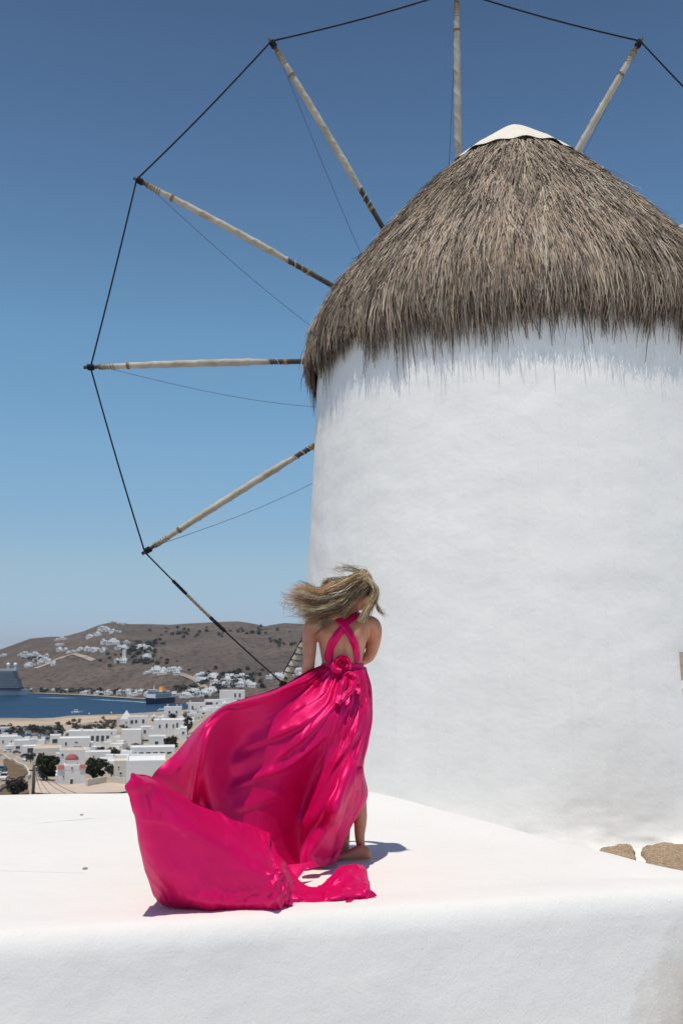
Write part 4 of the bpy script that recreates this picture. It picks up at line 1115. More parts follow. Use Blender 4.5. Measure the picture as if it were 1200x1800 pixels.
# pale tracks up the hillside
def track(pix, w, label, mat='track_dust'):
    pts = []
    for x, y in spline(pix, 40): pts.append(TF(x, y))
    pts = np.array(pts); tn = np.gradient(pts[:, :2], axis=0); tn /= np.linalg.norm(tn, axis=1)[:, None] + 1e-9; nn = np.stack([-tn[:, 1], tn[:, 0]], 1) * w
    v = []; f = []
    for k in range(40):
        for s_ in (-1, 1): x, y = pts[k, :2] + s_ * nn[k]; v.append((x, y, float(far_h(x, y)) + 1.5))
    for k in range(39): f.append((2 * k, 2 * k + 1, 2 * k + 3, 2 * k + 2))
    return tag(link('track', mesh('track', v, f, True), M[mat]), label, kind='structure')
track([(62, 1176), (84, 1168), (100, 1160), (130, 1150)], 6, 'pale road climbing the left hill shoulder')
track([(130, 1150), (150, 1156), (165, 1162)], 5, 'sandy track below the crest')
track([(318, 1186), (340, 1194), (352, 1203), (362, 1212)], 5, 'pale track from the tight cluster down to the harbour')
track([(62, 1219.4), (150, 1223), (225, 1228), (258, 1230)], 5, 'pale quay along the far harbour shore')
# dark tree belts round the settlements: too small to count
def belt(cx, cy, rx, ry, n_, fn, s0, tone, label, fh):
    gg = np.random.default_rng(int(cx * 7 + cy)); V_, Q_, C_ = [], [], []
    for k in range(n_):
        p_ = fn(cx + gg.normal(0, .5) * rx, cy + gg.normal(0, .5) * ry); m_ = 34
        u_ = gg.normal(0, 1, (m_, 3)); u_ /= np.linalg.norm(u_, axis=1)[:, None]; s = s0 * gg.uniform(.6, 1.3)
        c_ = p_ + np.array([0, 0, s * .7]) + u_ * s * np.array([1.2, 1.2, .8]) * gg.uniform(.4, 1, (m_, 1))
        e1 = gg.normal(0, 1, (m_, 3)); e1 /= np.linalg.norm(e1, axis=1)[:, None]; e2 = np.cross(e1, u_); e2 /= np.linalg.norm(e2, axis=1)[:, None] + 1e-6
        z_ = s * .38
        V_.append(np.stack([c_ - e1 * z_, c_ + e2 * z_, c_ + e1 * z_, c_ - e2 * z_], 1).reshape(-1, 3)); C_.append(np.repeat(np.array(tone)[None] * gg.uniform(.6, 1.4, (m_, 1)), 4, 0))
    V_ = np.vstack(V_); o = link('tree_belt', fast_mesh('tree_belt', V_, np.arange(len(V_)).reshape(-1, 4), False, np.vstack(C_)), M['leaf'])
    return tag(o, label, kind='stuff')
gt = (.062, .070, .060)
for (cx, cy, rx, ry, n_, lb) in [(240, 1148, 52, 12, 90, 'dark trees round the middle slope houses'), (240, 1164, 40, 6, 40, 'dark trees below the slim pale tower'), (262, 1132, 30, 8, 40, 'dark trees above the middle slope houses'), (335, 1113, 70, 10, 60, 'dark trees between the skyline houses'), (400, 1196, 70, 18, 130, 'dark trees among the right slope houses'), (110, 1216, 80, 3, 40, 'dark trees along the far shore left'), (210, 1219, 90, 3, 40, 'dark trees along the far shore right'), (350, 1218, 40, 9, 40, 'dark trees round the harbour houses'), (500, 1130, 30, 6, 20, 'dark scrub on the upper right slope'), (60, 1160, 30, 5, 24, 'dark trees round the left shoulder houses'), (445, 1112, 60, 8, 30, 'dark trees on the right plateau')]:
    belt(cx, cy, rx, ry, int(n_ * .55), TF, 4.2, gt, lb, far_h)
belt(60, 1287, 90, 9, 60, TN, 2.2, (.07, .07, .055), 'scattered dry scrub round the car park', near_h)
belt(170, 1276, 70, 9, 40, TN, 2.0, (.10, .085, .06), 'dry scrub on the headland', near_h)
belt(420, 1222, 90, 8, 60, TN, 2.2, (.05, .056, .036), 'green scrub above the dress edge', near_h)
belt(215, 1330, 60, 16, 40, TN, 1.3, (.08, .075, .05), 'scrub between the town houses', near_h)
# remaining little houses that fill the near town
near_spots = [(8, 1296), (24, 1299), (46, 1303), (60, 1307), (74, 1308), (118, 1291), (140, 1288), (184, 1292), (206, 1302), (208, 1316), (190, 1311), (200, 1326), (216, 1340), (236, 1290), (254, 1283), (270, 1286), (284, 1304), (318, 1288), (330, 1276), (316, 1270), (270, 1262), (286, 1266), (338, 1262), (366, 1252), (384, 1250), (398, 1243), (412, 1240), (20, 1318), (34, 1308), (64, 1320), (112, 1333), (146, 1330), (170, 1322), (212, 1352), (188, 1344), (420, 1222), (462, 1216), (488, 1208), (404, 1222), (376, 1236)]
marks = [(126, 1355, 'red domed church'), (222, 1268, 'pointed tower house'), (158, 1298, 'arcaded house'), (297, 1280, 'three-window house'), (231, 1298, 'blank white block'), (346, 1246, 'waterside house'), (408, 1223, 'long two-step house'), (51, 1320, 'porch house'), (304, 1252, 'two-chimney house'), (449, 1205, 'tall plain block'), (256, 1360, 'large plain block'), (15, 1304, 'left edge house'), (268, 1324, 'low terrace house')]
seen_labels = {}
for (cx, cy) in near_spots:
    mx, my, mn = min(marks, key=lambda q_: math.hypot(q_[0] - cx, (q_[1] - cy) * 1.4)); dx, dy = cx - mx, cy - my
    side = ('right of' if dx > 4 else 'left of' if dx < -4 else 'in line with') if abs(dx) >= abs(dy) else ('below' if dy > 0 else 'above')
    slant = ('lower ' if dy > 4 else 'higher ' if dy < -4 else '') if side in ('right of', 'left of', 'in line with') else ('rightward ' if dx > 3 else 'leftward ' if dx < -3 else '')
    lb = 'little white house %s the %s' % (('just ' if math.hypot(dx, dy) < 16 else 'farther ') + slant.replace('lower ', 'low ').replace('higher ', 'high ').replace('rightward ', 'and right ').replace('leftward ', 'and left ') + side, mn)
    seen_labels[lb] = seen_labels.get(lb, 0) + 1
    if seen_labels[lb] > 1: lb += ', next one %s' % ('nearer the terrace' if seen_labels[lb] == 2 else 'along')
    far_house(cx, cy, g.uniform(.42, .72), TN, lb, 'little houses of the near town')
# ------------------------------------------------------------------ the woman
BY = 6.05
def m_at(px_len, p): return wpx(p, px_len)
person = empty('person', (0, 0, 0), 0, 'barefoot woman seen from behind in a billowing hot pink satin gown, blonde hair blown sideways', 'person')
bd = Acc()
def loft(acc, rings, n=28, p=2.0):
    """rings: (centre, axis a, axis b); superellipse cross sections, capped."""
    v = []; f = []
    for (c, a, b) in rings:
        c, a, b = np.array(c), np.array(a), np.array(b)
        for k in range(n):
            t_ = 2 * math.pi * k / n; ct, st = math.cos(t_), math.sin(t_)
            v.append(c + a * math.copysign(abs(ct) ** (2 / p), ct) + b * math.copysign(abs(st) ** (2 / p), st))
    for j in range(len(rings) - 1):
        for k in range(n):
            q0, q1 = j * n + k, j * n + (k + 1) % n; f.append((q0, q1, q1 + n, q0 + n))
    f.append(tuple(reversed(range(n)))); f.append(tuple(range((len(rings) - 1) * n, len(rings) * n)))
    acc.add(v, f)
tors = [(603, 1262, 40, .095, 6.06), (603, 1240, 42, .10, 6.05), (603, 1212, 39, .098, 6.055), (602, 1188, 36.5, .092, 6.06), (601, 1165, 35.5, .088, 6.065), (601, 1148, 38, .094, 6.06), (602, 1130, 42, .102, 6.05), (602, 1114, 45.5, .103, 6.045), (602, 1100, 47, .094, 6.045), (604, 1092, 42, .082, 6.05), (607, 1085, 31, .068, 6.055), (611, 1079, 21, .056, 6.06), (615, 1071, 16.5, .050, 6.065), (620, 1060, 15.5, .048, 6.07), (626, 1050, 16, .048, 6.07)]
rg = []
for (x, y, hw, hd, Y) in tors:
    c = P(x, y, Y); rg.append((c, (m_at(hw, c), 0, 0), (0, hd, 0)))
tp = spline([np.r_[r[0], r[1][0], r[2][1]] for r in rg], 60)
loft(bd, [(q[:3], (q[3], 0, 0), (0, q[4], 0)) for q in tp], 36, 2.25)
def limb(pts, rad, n=16, flat=None):
    k = 30; Q = spline([np.r_[p_, r_] for p_, r_ in zip(pts, rad)], k)
    v, f = tube(Q[:, :3], Q[:, 3], n); bd.add(v, f)
# left arm hangs straight, hand closed on the skirt; right arm is bent forward
limb([P(566, 1094, 6.05), P(551, 1098, 6.05), P(545, 1112, 6.045), P(544, 1140, 6.03), P(543, 1165, 6.02), P(541, 1182, 6.04), P(543, 1205, 6.09), P(548, 1228, 6.14)], [.050, .050, .045, .0415, .036, .0385, .033, .023])
limb([P(638, 1095, 6.05), P(653, 1098, 6.05), P(658, 1110, 6.06), P(656, 1130, 6.11), P(650, 1151, 6.17), P(640, 1158, 6.23), P(620, 1166, 6.30), P(604, 1172, 6.33)], [.050, .050, .046, .042, .036, .037, .031, .022])
def hand(wrist, fwd, palm_n, thumb_side, curl=.6):
    fwd = np.array(fwd, float); fwd /= np.linalg.norm(fwd); pn = np.array(palm_n, float); pn -= fwd * pn.dot(fwd); pn /= np.linalg.norm(pn)
    sd = np.cross(fwd, pn) * thumb_side
    w = np.array(wrist)
    loft(bd, [(w, sd * .022, pn * .016), (w + fwd * .03, sd * .032, pn * .016), (w + fwd * .065, sd * .038, pn * .014), (w + fwd * .088, sd * .037, pn * .011)], 16, 2.4)
    for k, (off, ln) in enumerate(((.027, .072), (.009, .080), (-.010, .075), (-.027, .058))):
        p_ = w + fwd * .082 + sd * off; pts = [w + fwd * .05 + sd * off, p_]; d = fwd.copy(); an = 0
        for s in (.42, .32, .26):
            an += curl * (1 + .12 * k); d = fwd * math.cos(an) + pn * math.sin(an); p_ = p_ + d * ln * s; pts.append(p_)
        v, f = tube(pts, [.009, .0092, .0085, .0078, .006], 10); bd.add(v, f)
    b0 = w + fwd * .025 + sd * .026; d1 = fwd * .7 + sd * .6 + pn * .35; d1 /= np.linalg.norm(d1); d2 = fwd * .8 + sd * .1 + pn * .6; d2 /= np.linalg.norm(d2)
    v, f = tube([b0 - sd * .012, b0 + d1 * .03, b0 + d1 * .05 + d2 * .02, b0 + d1 * .05 + d2 * .045], [.013, .0115, .0098, .007], 10); bd.add(v, f)
hand(P(548, 1227, 6.14), (.05, .25, -1), (1, -.1, 0), -1, .75)
hand(P(605, 1171, 6.33), (-1, .1, -.25), (0, -1, .1), 1, .6)
# legs: the right foot is turned in profile, toes to the left, the left leg a little farther off
limb([P(618, 1236, 6.05), P(617, 1290, 6.04), P(623, 1360, 6.03), P(631, 1405, 6.05), P(633, 1440, 6.07), P(632, 1468, 6.075), P(634, 1487, 6.075), P(636, 1498, 6.07)], [.070, .070, .055, .043, .040, .030, .026, .027])
limb([P(584, 1236, 6.06), P(588, 1290, 6.09), P(594, 1360, 6.14), P(600, 1400, 6.2), P(604, 1435, 6.24), P(606, 1465, 6.28), P(606, 1482, 6.3), P(606, 1492, 6.3)], [.088, .080, .058, .045, .046, .032, .027, .028])
def foot(heel, toe, hgt=.05):
    h_, t_ = np.array(heel), np.array(toe); d = t_ - h_; L_ = np.linalg.norm(d); d /= L_; s_ = np.array([-d[1], d[0], 0.0]); u_ = np.array([0, 0, 1.0])
    sec = [(0, .012, .014, .022), (.03, .026, .028, .030), (.10, .030, .036, .038), (.25, .029, .044, .044), (.42, .030, .034, .036), (.6, .037, .026, .027), (.76, .042, .020, .020), (.86, .041, .016, .016)]
    loft(bd, [(h_ + d * L_ * a + u_ * zc, s_ * hw, u_ * hh) for (a, hw, hh, zc) in sec], 20, 2.3)
    for k, o_ in enumerate((.030, .013, -.001, -.014, -.027)):
        ln = (.055, .05, .045, .04, .032)[k]; r_ = (.0135, .0095, .009, .0085, .008)[k]
        b0 = h_ + d * L_ * .80 + s_ * o_ + u_ * (r_ + .004); v, f = tube([b0, b0 + d * ln * .5 + u_ * .003, b0 + d * ln, b0 + d * (ln + .006)], [r_, r_, r_ * .95, r_ * .5], 10); bd.add(v, f)
FZ = .006
foot((.172, 6.03, FZ), (-.062, 6.02, FZ))
foot((.045, 6.28, FZ), (-.175, 6.22, FZ))
# head, turned a little to the right
HC = P(633, 1040, 6.065)
hy = math.radians(-18)
hx = np.array([math.cos(hy), math.sin(hy), 0]); hf = np.array([-math.sin(hy), math.cos(hy), 0]); hu = np.array([.10, 0, .995])
def hp_(x, y, z): return HC + hx * x + hf * y + hu * z
def ell(c, a, b, d, n=18):
    v = []; f = []
    for j in range(n + 1):
        t_ = math.pi * j / n
        for k in range(2 * n):
            p_ = math.pi * k / n; v.append(c + hx * a * math.sin(t_) * math.cos(p_) + hf * b * math.sin(t_) * math.sin(p_) + hu * d * math.cos(t_))
    for j in range(n):
        for k in range(2 * n): q0, q1 = j * 2 * n + k, j * 2 * n + (k + 1) % (2 * n); f.append((q0, q1, q1 + 2 * n, q0 + 2 * n))
    bd.add(v, f)
ell(hp_(0, 0, .02), .074, .094, .098)
ell(hp_(0, .040, -.040), .056, .056, .075)
ell(hp_(0, .066, -.090), .024, .024, .022)      # chin
ell(hp_(0, .098, -.022), .0105, .016, .022); ell(hp_(0, .108, -.034), .012, .012, .009)   # nose
for s_ in (-1, 1):
    ell(hp_(s_ * .030, .082, .012), .022, .012, .008); ell(hp_(s_ * .036, .070, -.03), .024, .02, .02)
    ell(hp_(s_ * .075, -.005, -.015), .009, .018, .031)
ell(hp_(0, .092, -.062), .021, .010, .006); ell(hp_(0, .089, -.071), .018, .010, .006)
# one continuous surface
raw = link('person_body', mesh('person_body', bd.v, bd.f), M['skin'])
md = raw.modifiers.new('r', 'REMESH'); md.mode = 'VOXEL'; md.voxel_size = .0052; md.use_smooth_shade = True
sm = raw.modifiers.new('s', 'SMOOTH'); sm.factor = .5; sm.iterations = 5
dg = bpy.context.evaluated_depsgraph_get()
bm_ = bpy.data.meshes.new_from_object(raw.evaluated_get(dg))
bpy.data.objects.remove(raw)
co = np.zeros(len(bm_.vertices) * 3, np.float32); bm_.vertices.foreach_get('co', co); co = co.reshape(-1, 3)
no = np.zeros(len(bm_.vertices) * 3, np.float32); bm_.vertices.foreach_get('normal', no); no = no.reshape(-1, 3)
# back relief: groove of the spine, shoulder blades, small of the back
def px2(c):
    d = c[:, 1] * CP + (c[:, 2] - CAM_H) * SP; uu_ = -c[:, 1] * SP + (c[:, 2] - CAM_H) * CP
    return 600 + FPX * c[:, 0] / d, 900 - FPX * uu_ / d
bx, by = px2(co)
back = np.clip(-no[:, 1], 0, 1)
disp = -.014 * np.exp(-((bx - 603 - (1130 - by) * .05) / 4.5) ** 2) * sstep(1195, 1165, by) * sstep(1080, 1105, by)
for s_ in (-1, 1):
    disp += .016 * np.exp(-(((bx - 603 - s_ * 24) / 11) ** 2 + ((by - 1118 - 2 * s_) / 15) ** 2))
    disp -= .008 * np.exp(-(((bx - 603 - s_ * 11) / 6) ** 2 + ((by - 1118) / 22) ** 2))
    disp += .004 * np.exp(-(((bx - 603 - s_ * 11) / 7) ** 2 + ((by - 1160) / 20) ** 2))
torso_only = (co[:, 1] < 6.12) & (by < 1200) & (by > 1075) & (bx > 562) & (bx < 645)
co += no * (disp * back * torso_only)[:, None]
bm_.vertices.foreach_set('co', co.ravel()); bm_.update(); bm_.name = 'body'
if not bm_.materials: bm_.materials.append(M['skin'])
body = link('body', bm_, None, person)
bvh = BVHTree.FromPolygons([tuple(map(float, c)) for c in co], [tuple(p_.vertices) for p_ in bm_.polygons])
def near_body(p, off):
    l_, n_, i_, d_ = bvh.find_nearest(Vector([float(q) for q in p])); return np.array(l_) + np.array(n_) * off
for s_ in (-1, 1):
    c = hp_(s_ * .030, .084, -.001); a_ = Acc(); v = []; f = []
    a_.lathe([(.0115 * math.sin(t_) + 1e-4, -.0115 * math.cos(t_)) for t_ in np.linspace(0, math.pi, 9)], 12); plain('eye_white', (.7, .7, .68), .2, .5) if 'eye_white' not in M else None
    a_.make('eye', M['eye_white'], body, True, c)

# ------------------------------------------------------------------ cloth
def relax(X, eu, ev, iters, k_in, k_edge, bend, seed, kmap=None, floor=.016, noise=.004, wn=9.0, wrap=False):
    """Let a sheet with a little too much length buckle into folds round its given shape."""
    X0 = X.copy(); m, n, _ = X.shape
    vv, uu_ = np.meshgrid(np.linspace(0, 1, m), np.linspace(0, 1, n), indexing='ij')
    nrm = np.cross(np.gradient(X, axis=1), np.gradient(X, axis=0)); nrm /= np.linalg.norm(nrm, axis=2)[..., None] + 1e-9
    X = X + nrm * (noise * fbm(uu_ * wn, vv * wn * .5, 0, 3, seed))[..., None]
    Lu = np.linalg.norm(np.diff(X0, axis=1), axis=2) * (1 + (eu[:, :-1] if np.ndim(eu) else eu)); Lv = np.linalg.norm(np.diff(X0, axis=0), axis=2) * (1 + (ev[:-1] if np.ndim(ev) else ev))
    d1 = np.linalg.norm(X0[1:, 1:] - X0[:-1, :-1], axis=2) * (1 + .5 * (np.mean(eu) + np.mean(ev))); d2 = np.linalg.norm(X0[1:, :-1] - X0[:-1, 1:], axis=2) * (1 + .5 * (np.mean(eu) + np.mean(ev)))
    K = np.full((m, n), k_in)
    e = 3
    K[:e] = k_edge; K[-e:] = np.maximum(K[-e:], k_edge * .5); K[:, :e] = k_edge; K[:, -e:] = k_edge
    if kmap is not None: K = np.maximum(K, kmap)
    def fix(a, b, L, s):
        d = X[b] - X[a]; l_ = np.linalg.norm(d, axis=2) + 1e-9; c = d * ((l_ - L) / l_ * .5 * s)[..., None]; X[a] += c; X[b] -= c
    S = slice
    for it in range(iters):
        for o in (0, 1):
            na_ = (n - o) // 2; fix((S(None), S(o, o + 2 * na_ - 1, 2)), (S(None), S(o + 1, o + 2 * na_, 2)), Lu[:, o:o + 2 * na_ - 1:2], .9)
            ma_ = (m - o) // 2; fix((S(o, o + 2 * ma_ - 1, 2),), (S(o + 1, o + 2 * ma_, 2),), Lv[o:o + 2 * ma_ - 1:2], .9)
        for (A_, B_, L_) in (((S(0, -1), S(0, -1)), (S(1, None), S(1, None)), d1), ((S(0, -1), S(1, None)), (S(1, None), S(0, -1)), d2)):
            d = X[B_] - X[A_]; l_ = np.linalg.norm(d, axis=2) + 1e-9; c = d * ((l_ - L_) / l_ * .12)[..., None]; X[A_] += c; X[B_] -= c
        lap = np.zeros_like(X); lap[:, 2:-2] += (X[:, 1:-3] + X[:, 3:-1]) * 4 - X[:, :-4] - X[:, 4:] - 6 * X[:, 2:-2]
        lap[2:-2] += (X[1:-3] + X[3:-1]) * 4 - X[:-4] - X[4:] - 6 * X[2:-2]
        X += lap * bend
        X += (X0 - X) * K[..., None]
        X[..., 2] = np.maximum(X[..., 2], floor)
    for _ in range(1):
        X[1:-1, 1:-1] = X[1:-1, 1:-1] * .5 + .125 * (X[:-2, 1:-1] + X[2:, 1:-1] + X[1:-1, :-2] + X[1:-1, 2:])
    return X
def sheet(ctrl, nu, nv, order='cols'):
    C_ = np.array(ctrl, float)                     # columns x rows x (px, py, Y)
    g_ = np.einsum('ai,ijk->ajk', catmull(C_.shape[0], nu), C_); g_ = np.einsum('bj,ajk->bak', catmull(C_.shape[1], nv), g_)
    out = np.zeros((nv, nu, 3))
    a = (g_[..., 0] - 600) / FPX; b = (900 - g_[..., 1]) / FPX; k = g_[..., 2] / (CP - b * SP)
    out[..., 0] = a * k; out[..., 1] = g_[..., 2]; out[..., 2] = CAM_H + (SP + b * CP) * k
    return out
def outward(X):
    nrm = np.cross(np.gradient(X, axis=1), np.gradient(X, axis=0)); nrm /= np.linalg.norm(nrm, axis=2)[..., None] + 1e-9
    if nrm[..., 1].mean() > 0: nrm = -nrm
    return nrm
def crease(X, lines, facing=None):
    """Sharp folds: each rises gently on its upper side and drops away under its lower side."""
    sh = X.shape; xs, ys = px2(X.reshape(-1, 3)); d_ = np.zeros(len(xs))
    for pts, w, amp in lines:
        pts = spline(pts, 14); best = np.full(len(xs), 1e9); sg = np.zeros(len(xs)); tt = np.zeros(len(xs)); m = len(pts) - 1
        for i in range(m):
            (x0, y0), (x1, y1) = pts[i], pts[i + 1]; L2 = (x1 - x0) ** 2 + (y1 - y0) ** 2
            t_ = np.clip(((xs - x0) * (x1 - x0) + (ys - y0) * (y1 - y0)) / L2, 0, 1); dx, dy = xs - x0 - t_ * (x1 - x0), ys - y0 - t_ * (y1 - y0); d = np.hypot(dx, dy); k = d < best
            best = np.where(k, d, best); sg = np.where(k, np.sign((x1 - x0) * dy - (y1 - y0) * dx) * (1 if x1 < x0 else -1), sg); tt = np.where(k, (i + t_) / m, tt)
        up = sg > 0
        jit = 1 + .35 * vnoise(tt * 9, amp * 900, 0, 251)
        d_ += amp * jit * np.where(up, np.exp(-(best / (2.1 * w)) ** 2), np.exp(-(best / (.75 * w)) ** 2)) * sstep(0, .12, tt) ** .5 * sstep(1.0, .8, tt) ** .5
    o_ = np.array([0, 0, CAM_H]); dr = X - o_; ln = np.linalg.norm(dr, axis=-1, keepdims=True)
    k = d_.reshape(sh[:2])
    if facing is not None: k = k * facing
    return X - dr / ln * k[..., None]
rays = [
 [(566,1172,6.02),(525,1192,5.90),(480,1213,5.72),(430,1228,5.48),(388,1243,5.30),(345,1280,5.24),(310,1322,5.19),(272,1358,5.12),(258,1392,5.20)],
 [(572,1174,5.97),(530,1201,5.78),(485,1223,5.58),(437,1239,5.36),(394,1251,5.14),(364,1287,5.00),(351,1338,5.02),(342,1392,5.14),(335,1440,5.30)],
 [(579,1175,5.95),(542,1210,5.80),(503,1242,5.72),(463,1270,5.66),(430,1302,5.58),(408,1345,5.46),(398,1395,5.34),(393,1440,5.24),(392,1490,5.20)],
 [(588,1176,5.94),(562,1217,5.78),(533,1258,5.72),(503,1302,5.70),(479,1347,5.66),(463,1392,5.58),(457,1437,5.50),(460,1475,5.44),(468,1518,5.40)],
 [(598,1178,5.935),(582,1227,5.76),(563,1277,5.71),(546,1327,5.69),(531,1377,5.67),(521,1420,5.65),(516,1460,5.72),(515,1492,5.74),(518,1524,5.72)],
 [(609,1180,5.935),(602,1232,5.75),(593,1287,5.70),(581,1337,5.66),(568,1387,5.63),(556,1432,5.62),(546,1472,5.74),(540,1500,5.78),(538,1526,5.74)],
 [(622,1179,5.945),(625,1222,5.80),(622,1272,5.74),(613,1327,5.72),(601,1377,5.70),(592,1422,5.70),(580,1465,5.80),(570,1496,5.82),(560,1521,5.80)],
 [(634,1177,5.97),(644,1217,5.88),(646,1267,5.85),(638,1312,5.84),(627,1360,5.84),(622,1410,5.85),(610,1455,5.85),(597,1486,5.85),(580,1518,5.78)],
 [(641,1175,6.03),(651,1220,6.02),(652,1262,6.02),(647,1305,6.02),(638,1350,6.02),(645,1404,6.00),(618,1452,5.98),(605,1482,5.95),(596,1510,5.88)],
 [(634,1173,6.11),(642,1220,6.16),(646,1262,6.18),(640,1305,6.18),(633,1350,6.18),(636,1396,6.16),(610,1440,6.18),(597,1470,6.18),(586,1506,6.10)],
 [(602,1172,6.15),(598,1220,6.22),(594,1262,6.26),(588,1305,6.28),(582,1350,6.30),(578,1398,6.30),(572,1435,6.30),(566,1462,6.28),(560,1492,6.20)],
 [(574,1171,6.10),(544,1196,6.10),(508,1226,6.05),(468,1262,5.92),(432,1302,5.78),(402,1342,5.64),(382,1382,5.54),(367,1420,5.46),(360,1465,5.40)]]
rays.append(rays[0])
NU, NV = 340, 190
main = sheet(rays, NU, NV)
U = np.linspace(0, 12, NU)[None, :] + np.zeros((NV, 1)); V_ = np.linspace(0, 1, NV)[:, None] + np.zeros((1, NU))
# Depth of the big back panel: solve for a surface whose steepness follows the folds
# (steep = leaning out towards the viewer like the top of a billow, negative = hanging back under it).
NB = int(8.05 / 12 * NU)
gx, gy = np.meshgrid(np.arange(230, 664, 2.0), np.arange(1166, 1552, 2.0))
bxp, byp = px2(main[:, :NB].reshape(-1, 3)); bY = main[:, :NB, 1].ravel()
def scatter(xs, ys, vals):
    s_ = np.zeros(gx.shape); w_ = np.zeros(gx.shape)
    ix = np.clip(np.round((xs - 230) / 2).astype(int), 0, gx.shape[1] - 1); iy = np.clip(np.round((ys - 1166) / 2).astype(int), 0, gx.shape[0] - 1)
    np.add.at(s_, (iy, ix), vals); np.add.at(w_, (iy, ix), 1.0); return s_, w_
s_, w_ = scatter(bxp, byp, bY)
inside = w_ > 0
for _ in range(60):                       # spread the known depths to the whole raster
    s2 = s_ + .25 * (np.roll(s_, 1, 0) + np.roll(s_, -1, 0) + np.roll(s_, 1, 1) + np.roll(s_, -1, 1)) * (w_ < 3); w2 = w_ + .25 * (np.roll(w_, 1, 0) + np.roll(w_, -1, 0) + np.roll(w_, 1, 1) + np.roll(w_, -1, 1)) * (w_ < 3)
    s_, w_ = s2, w2
Yb = s_ / np.maximum(w_, 1e-9)
for _ in range(6): Yb = (Yb + np.roll(Yb, 1, 0) + np.roll(Yb, -1, 0) + np.roll(Yb, 1, 1) + np.roll(Yb, -1, 1)) / 5
def seg(pts, w, soft=1.0):
    d = np.full(gx.shape, 1e9)
    for (x0, y0), (x1, y1) in zip(pts[:-1], pts[1:]):
        t_ = np.clip(((gx - x0) * (x1 - x0) + (gy - y0) * (y1 - y0)) / ((x1 - x0) ** 2 + (y1 - y0) ** 2), 0, 1)
        d = np.minimum(d, np.hypot(gx - x0 - t_ * (x1 - x0), gy - y0 - t_ * (y1 - y0)))
    return np.exp(-(d / w) ** 2)
def blob(x, y, rx, ry, rot=0.0):
    c, s = math.cos(rot), math.sin(rot); a = (gx - x) * c + (gy - y) * s; b = -(gx - x) * s + (gy - y) * c
    return np.exp(-(a / rx) ** 2 - (b / ry) ** 2)
zones = [  # weight map, steepness in mm of depth per photograph pixel
 (seg([(560, 1182), (520, 1196), (470, 1216), (420, 1232)], 9), 1.0),
 (blob(540, 1236, 46, 26, -.25), 2.5), (blob(505, 1262, 26, 20), 2.2),
 (seg([(548, 1199), (515, 1206), (488, 1214)], 5), 3.0),
 (blob(438, 1270, 50, 34, -.5), -1.1), (blob(480, 1300, 40, 14, -.6), -1.1),
 (seg([(585, 1236), (530, 1276), (480, 1302), (425, 1322)], 9), 2.3), (blob(418, 1327, 20, 12, -.3), 2.6),
 (seg([(566, 1266), (520, 1302), (470, 1330), (420, 1352)], 10), -1.6),
 (seg([(592, 1240), (545, 1292), (510, 1318), (482, 1338)], 6), 3.2),
 (seg([(585, 1270), (545, 1312), (500, 1345), (440, 1368)], 10), -1.8),
 (seg([(560, 1305), (500, 1352), (450, 1368), (404, 1386)], 6), 2.6),
 (blob(505, 1390, 55, 46, -.5), -1.6), (blob(552, 1338, 26, 46, .45), -2.2), (blob(480, 1440, 50, 40), -.9), (blob(535, 1320, 26, 24), -1.6),
 (seg([(646, 1238), (625, 1290), (595, 1335), (560, 1392), (535, 1432)], 15), 3.6), (seg([(646, 1238), (625, 1290), (595, 1335), (560, 1392), (535, 1432)], 11), 3.6), (blob(640, 1275, 16, 40, .3), 2.6),
 (seg([(612, 1275), (585, 1325), (552, 1380)], 9), -2.2),
 (seg([(622, 1215), (606, 1256), (590, 1290)], 5), 2.4), (seg([(632, 1215), (622, 1250)], 4), 2.2), (seg([(612, 1240), (598, 1275)], 6), -1.5), (seg([(640, 1200), (634, 1240)], 6), -1.2),
 (seg([(540, 1440), (528, 1480), (522, 1510)], 10), .8)]
gsum = np.zeros(gx.shape); wsum = np.full(gx.shape, .12)
base_s = -np.gradient(Yb, axis=0) / 2 * 1000
gsum += wsum * np.clip(base_s, -1.2, 1.2)
for z_, s_ in zones: gsum += z_ * s_; wsum += z_
gsl = -(gsum / wsum) / 1000 * 2            # metres of depth per raster row
gsl *= sstep(1172, 1190, gy) ; keepx = np.gradient(Yb, axis=1)
inw = inside | np.roll(inside, 1, 0) | np.roll(inside, -1, 0) | np.roll(inside, 1, 1) | np.roll(inside, -1, 1)
MU = .00022 + .30 * sstep(1184, 1168, gy) + .25 * sstep(1500, 1540, gy) + .012 * sstep(420, 370, gx) + .004 * sstep(1430, 1500, gy)
WX = .07
def op(Z):
    r = MU * Z
    d = np.diff(Z, axis=0); r[:-1] -= d; r[1:] += d
    d = np.diff(Z, axis=1) * WX; r[:, :-1] -= d; r[:, 1:] += d
    return r
rhs = MU * Yb
g_ = gsl[:-1]; rhs[:-1] -= g_; rhs[1:] += g_
g_ = (Yb[:, 1:] - Yb[:, :-1]) * WX; rhs[:, :-1] -= g_; rhs[:, 1:] += g_
Zs = Yb.copy(); r_ = rhs - op(Zs); p_ = r_.copy(); rs = (r_ * r_).sum()
for _ in range(900):                       # conjugate gradients
    Ap = op(p_); al = rs / ((p_ * Ap).sum() + 1e-20); Zs += al * p_; r_ -= al * Ap; rn = (r_ * r_).sum(); p_ = r_ + rn / (rs + 1e-20) * p_; rs = rn
    if rs < 1e-12: break
def bil(Z, xs, ys):
    fx = np.clip((xs - 230) / 2, 0, gx.shape[1] - 1.001); fy = np.clip((ys - 1166) / 2, 0, gx.shape[0] - 1.001); ix, iy = fx.astype(int), fy.astype(int); fx -= ix; fy -= iy
    return Z[iy, ix] * (1 - fx) * (1 - fy) + Z[iy, ix + 1] * fx * (1 - fy) + Z[iy + 1, ix] * (1 - fx) * fy + Z[iy + 1, ix + 1] * fx * fy
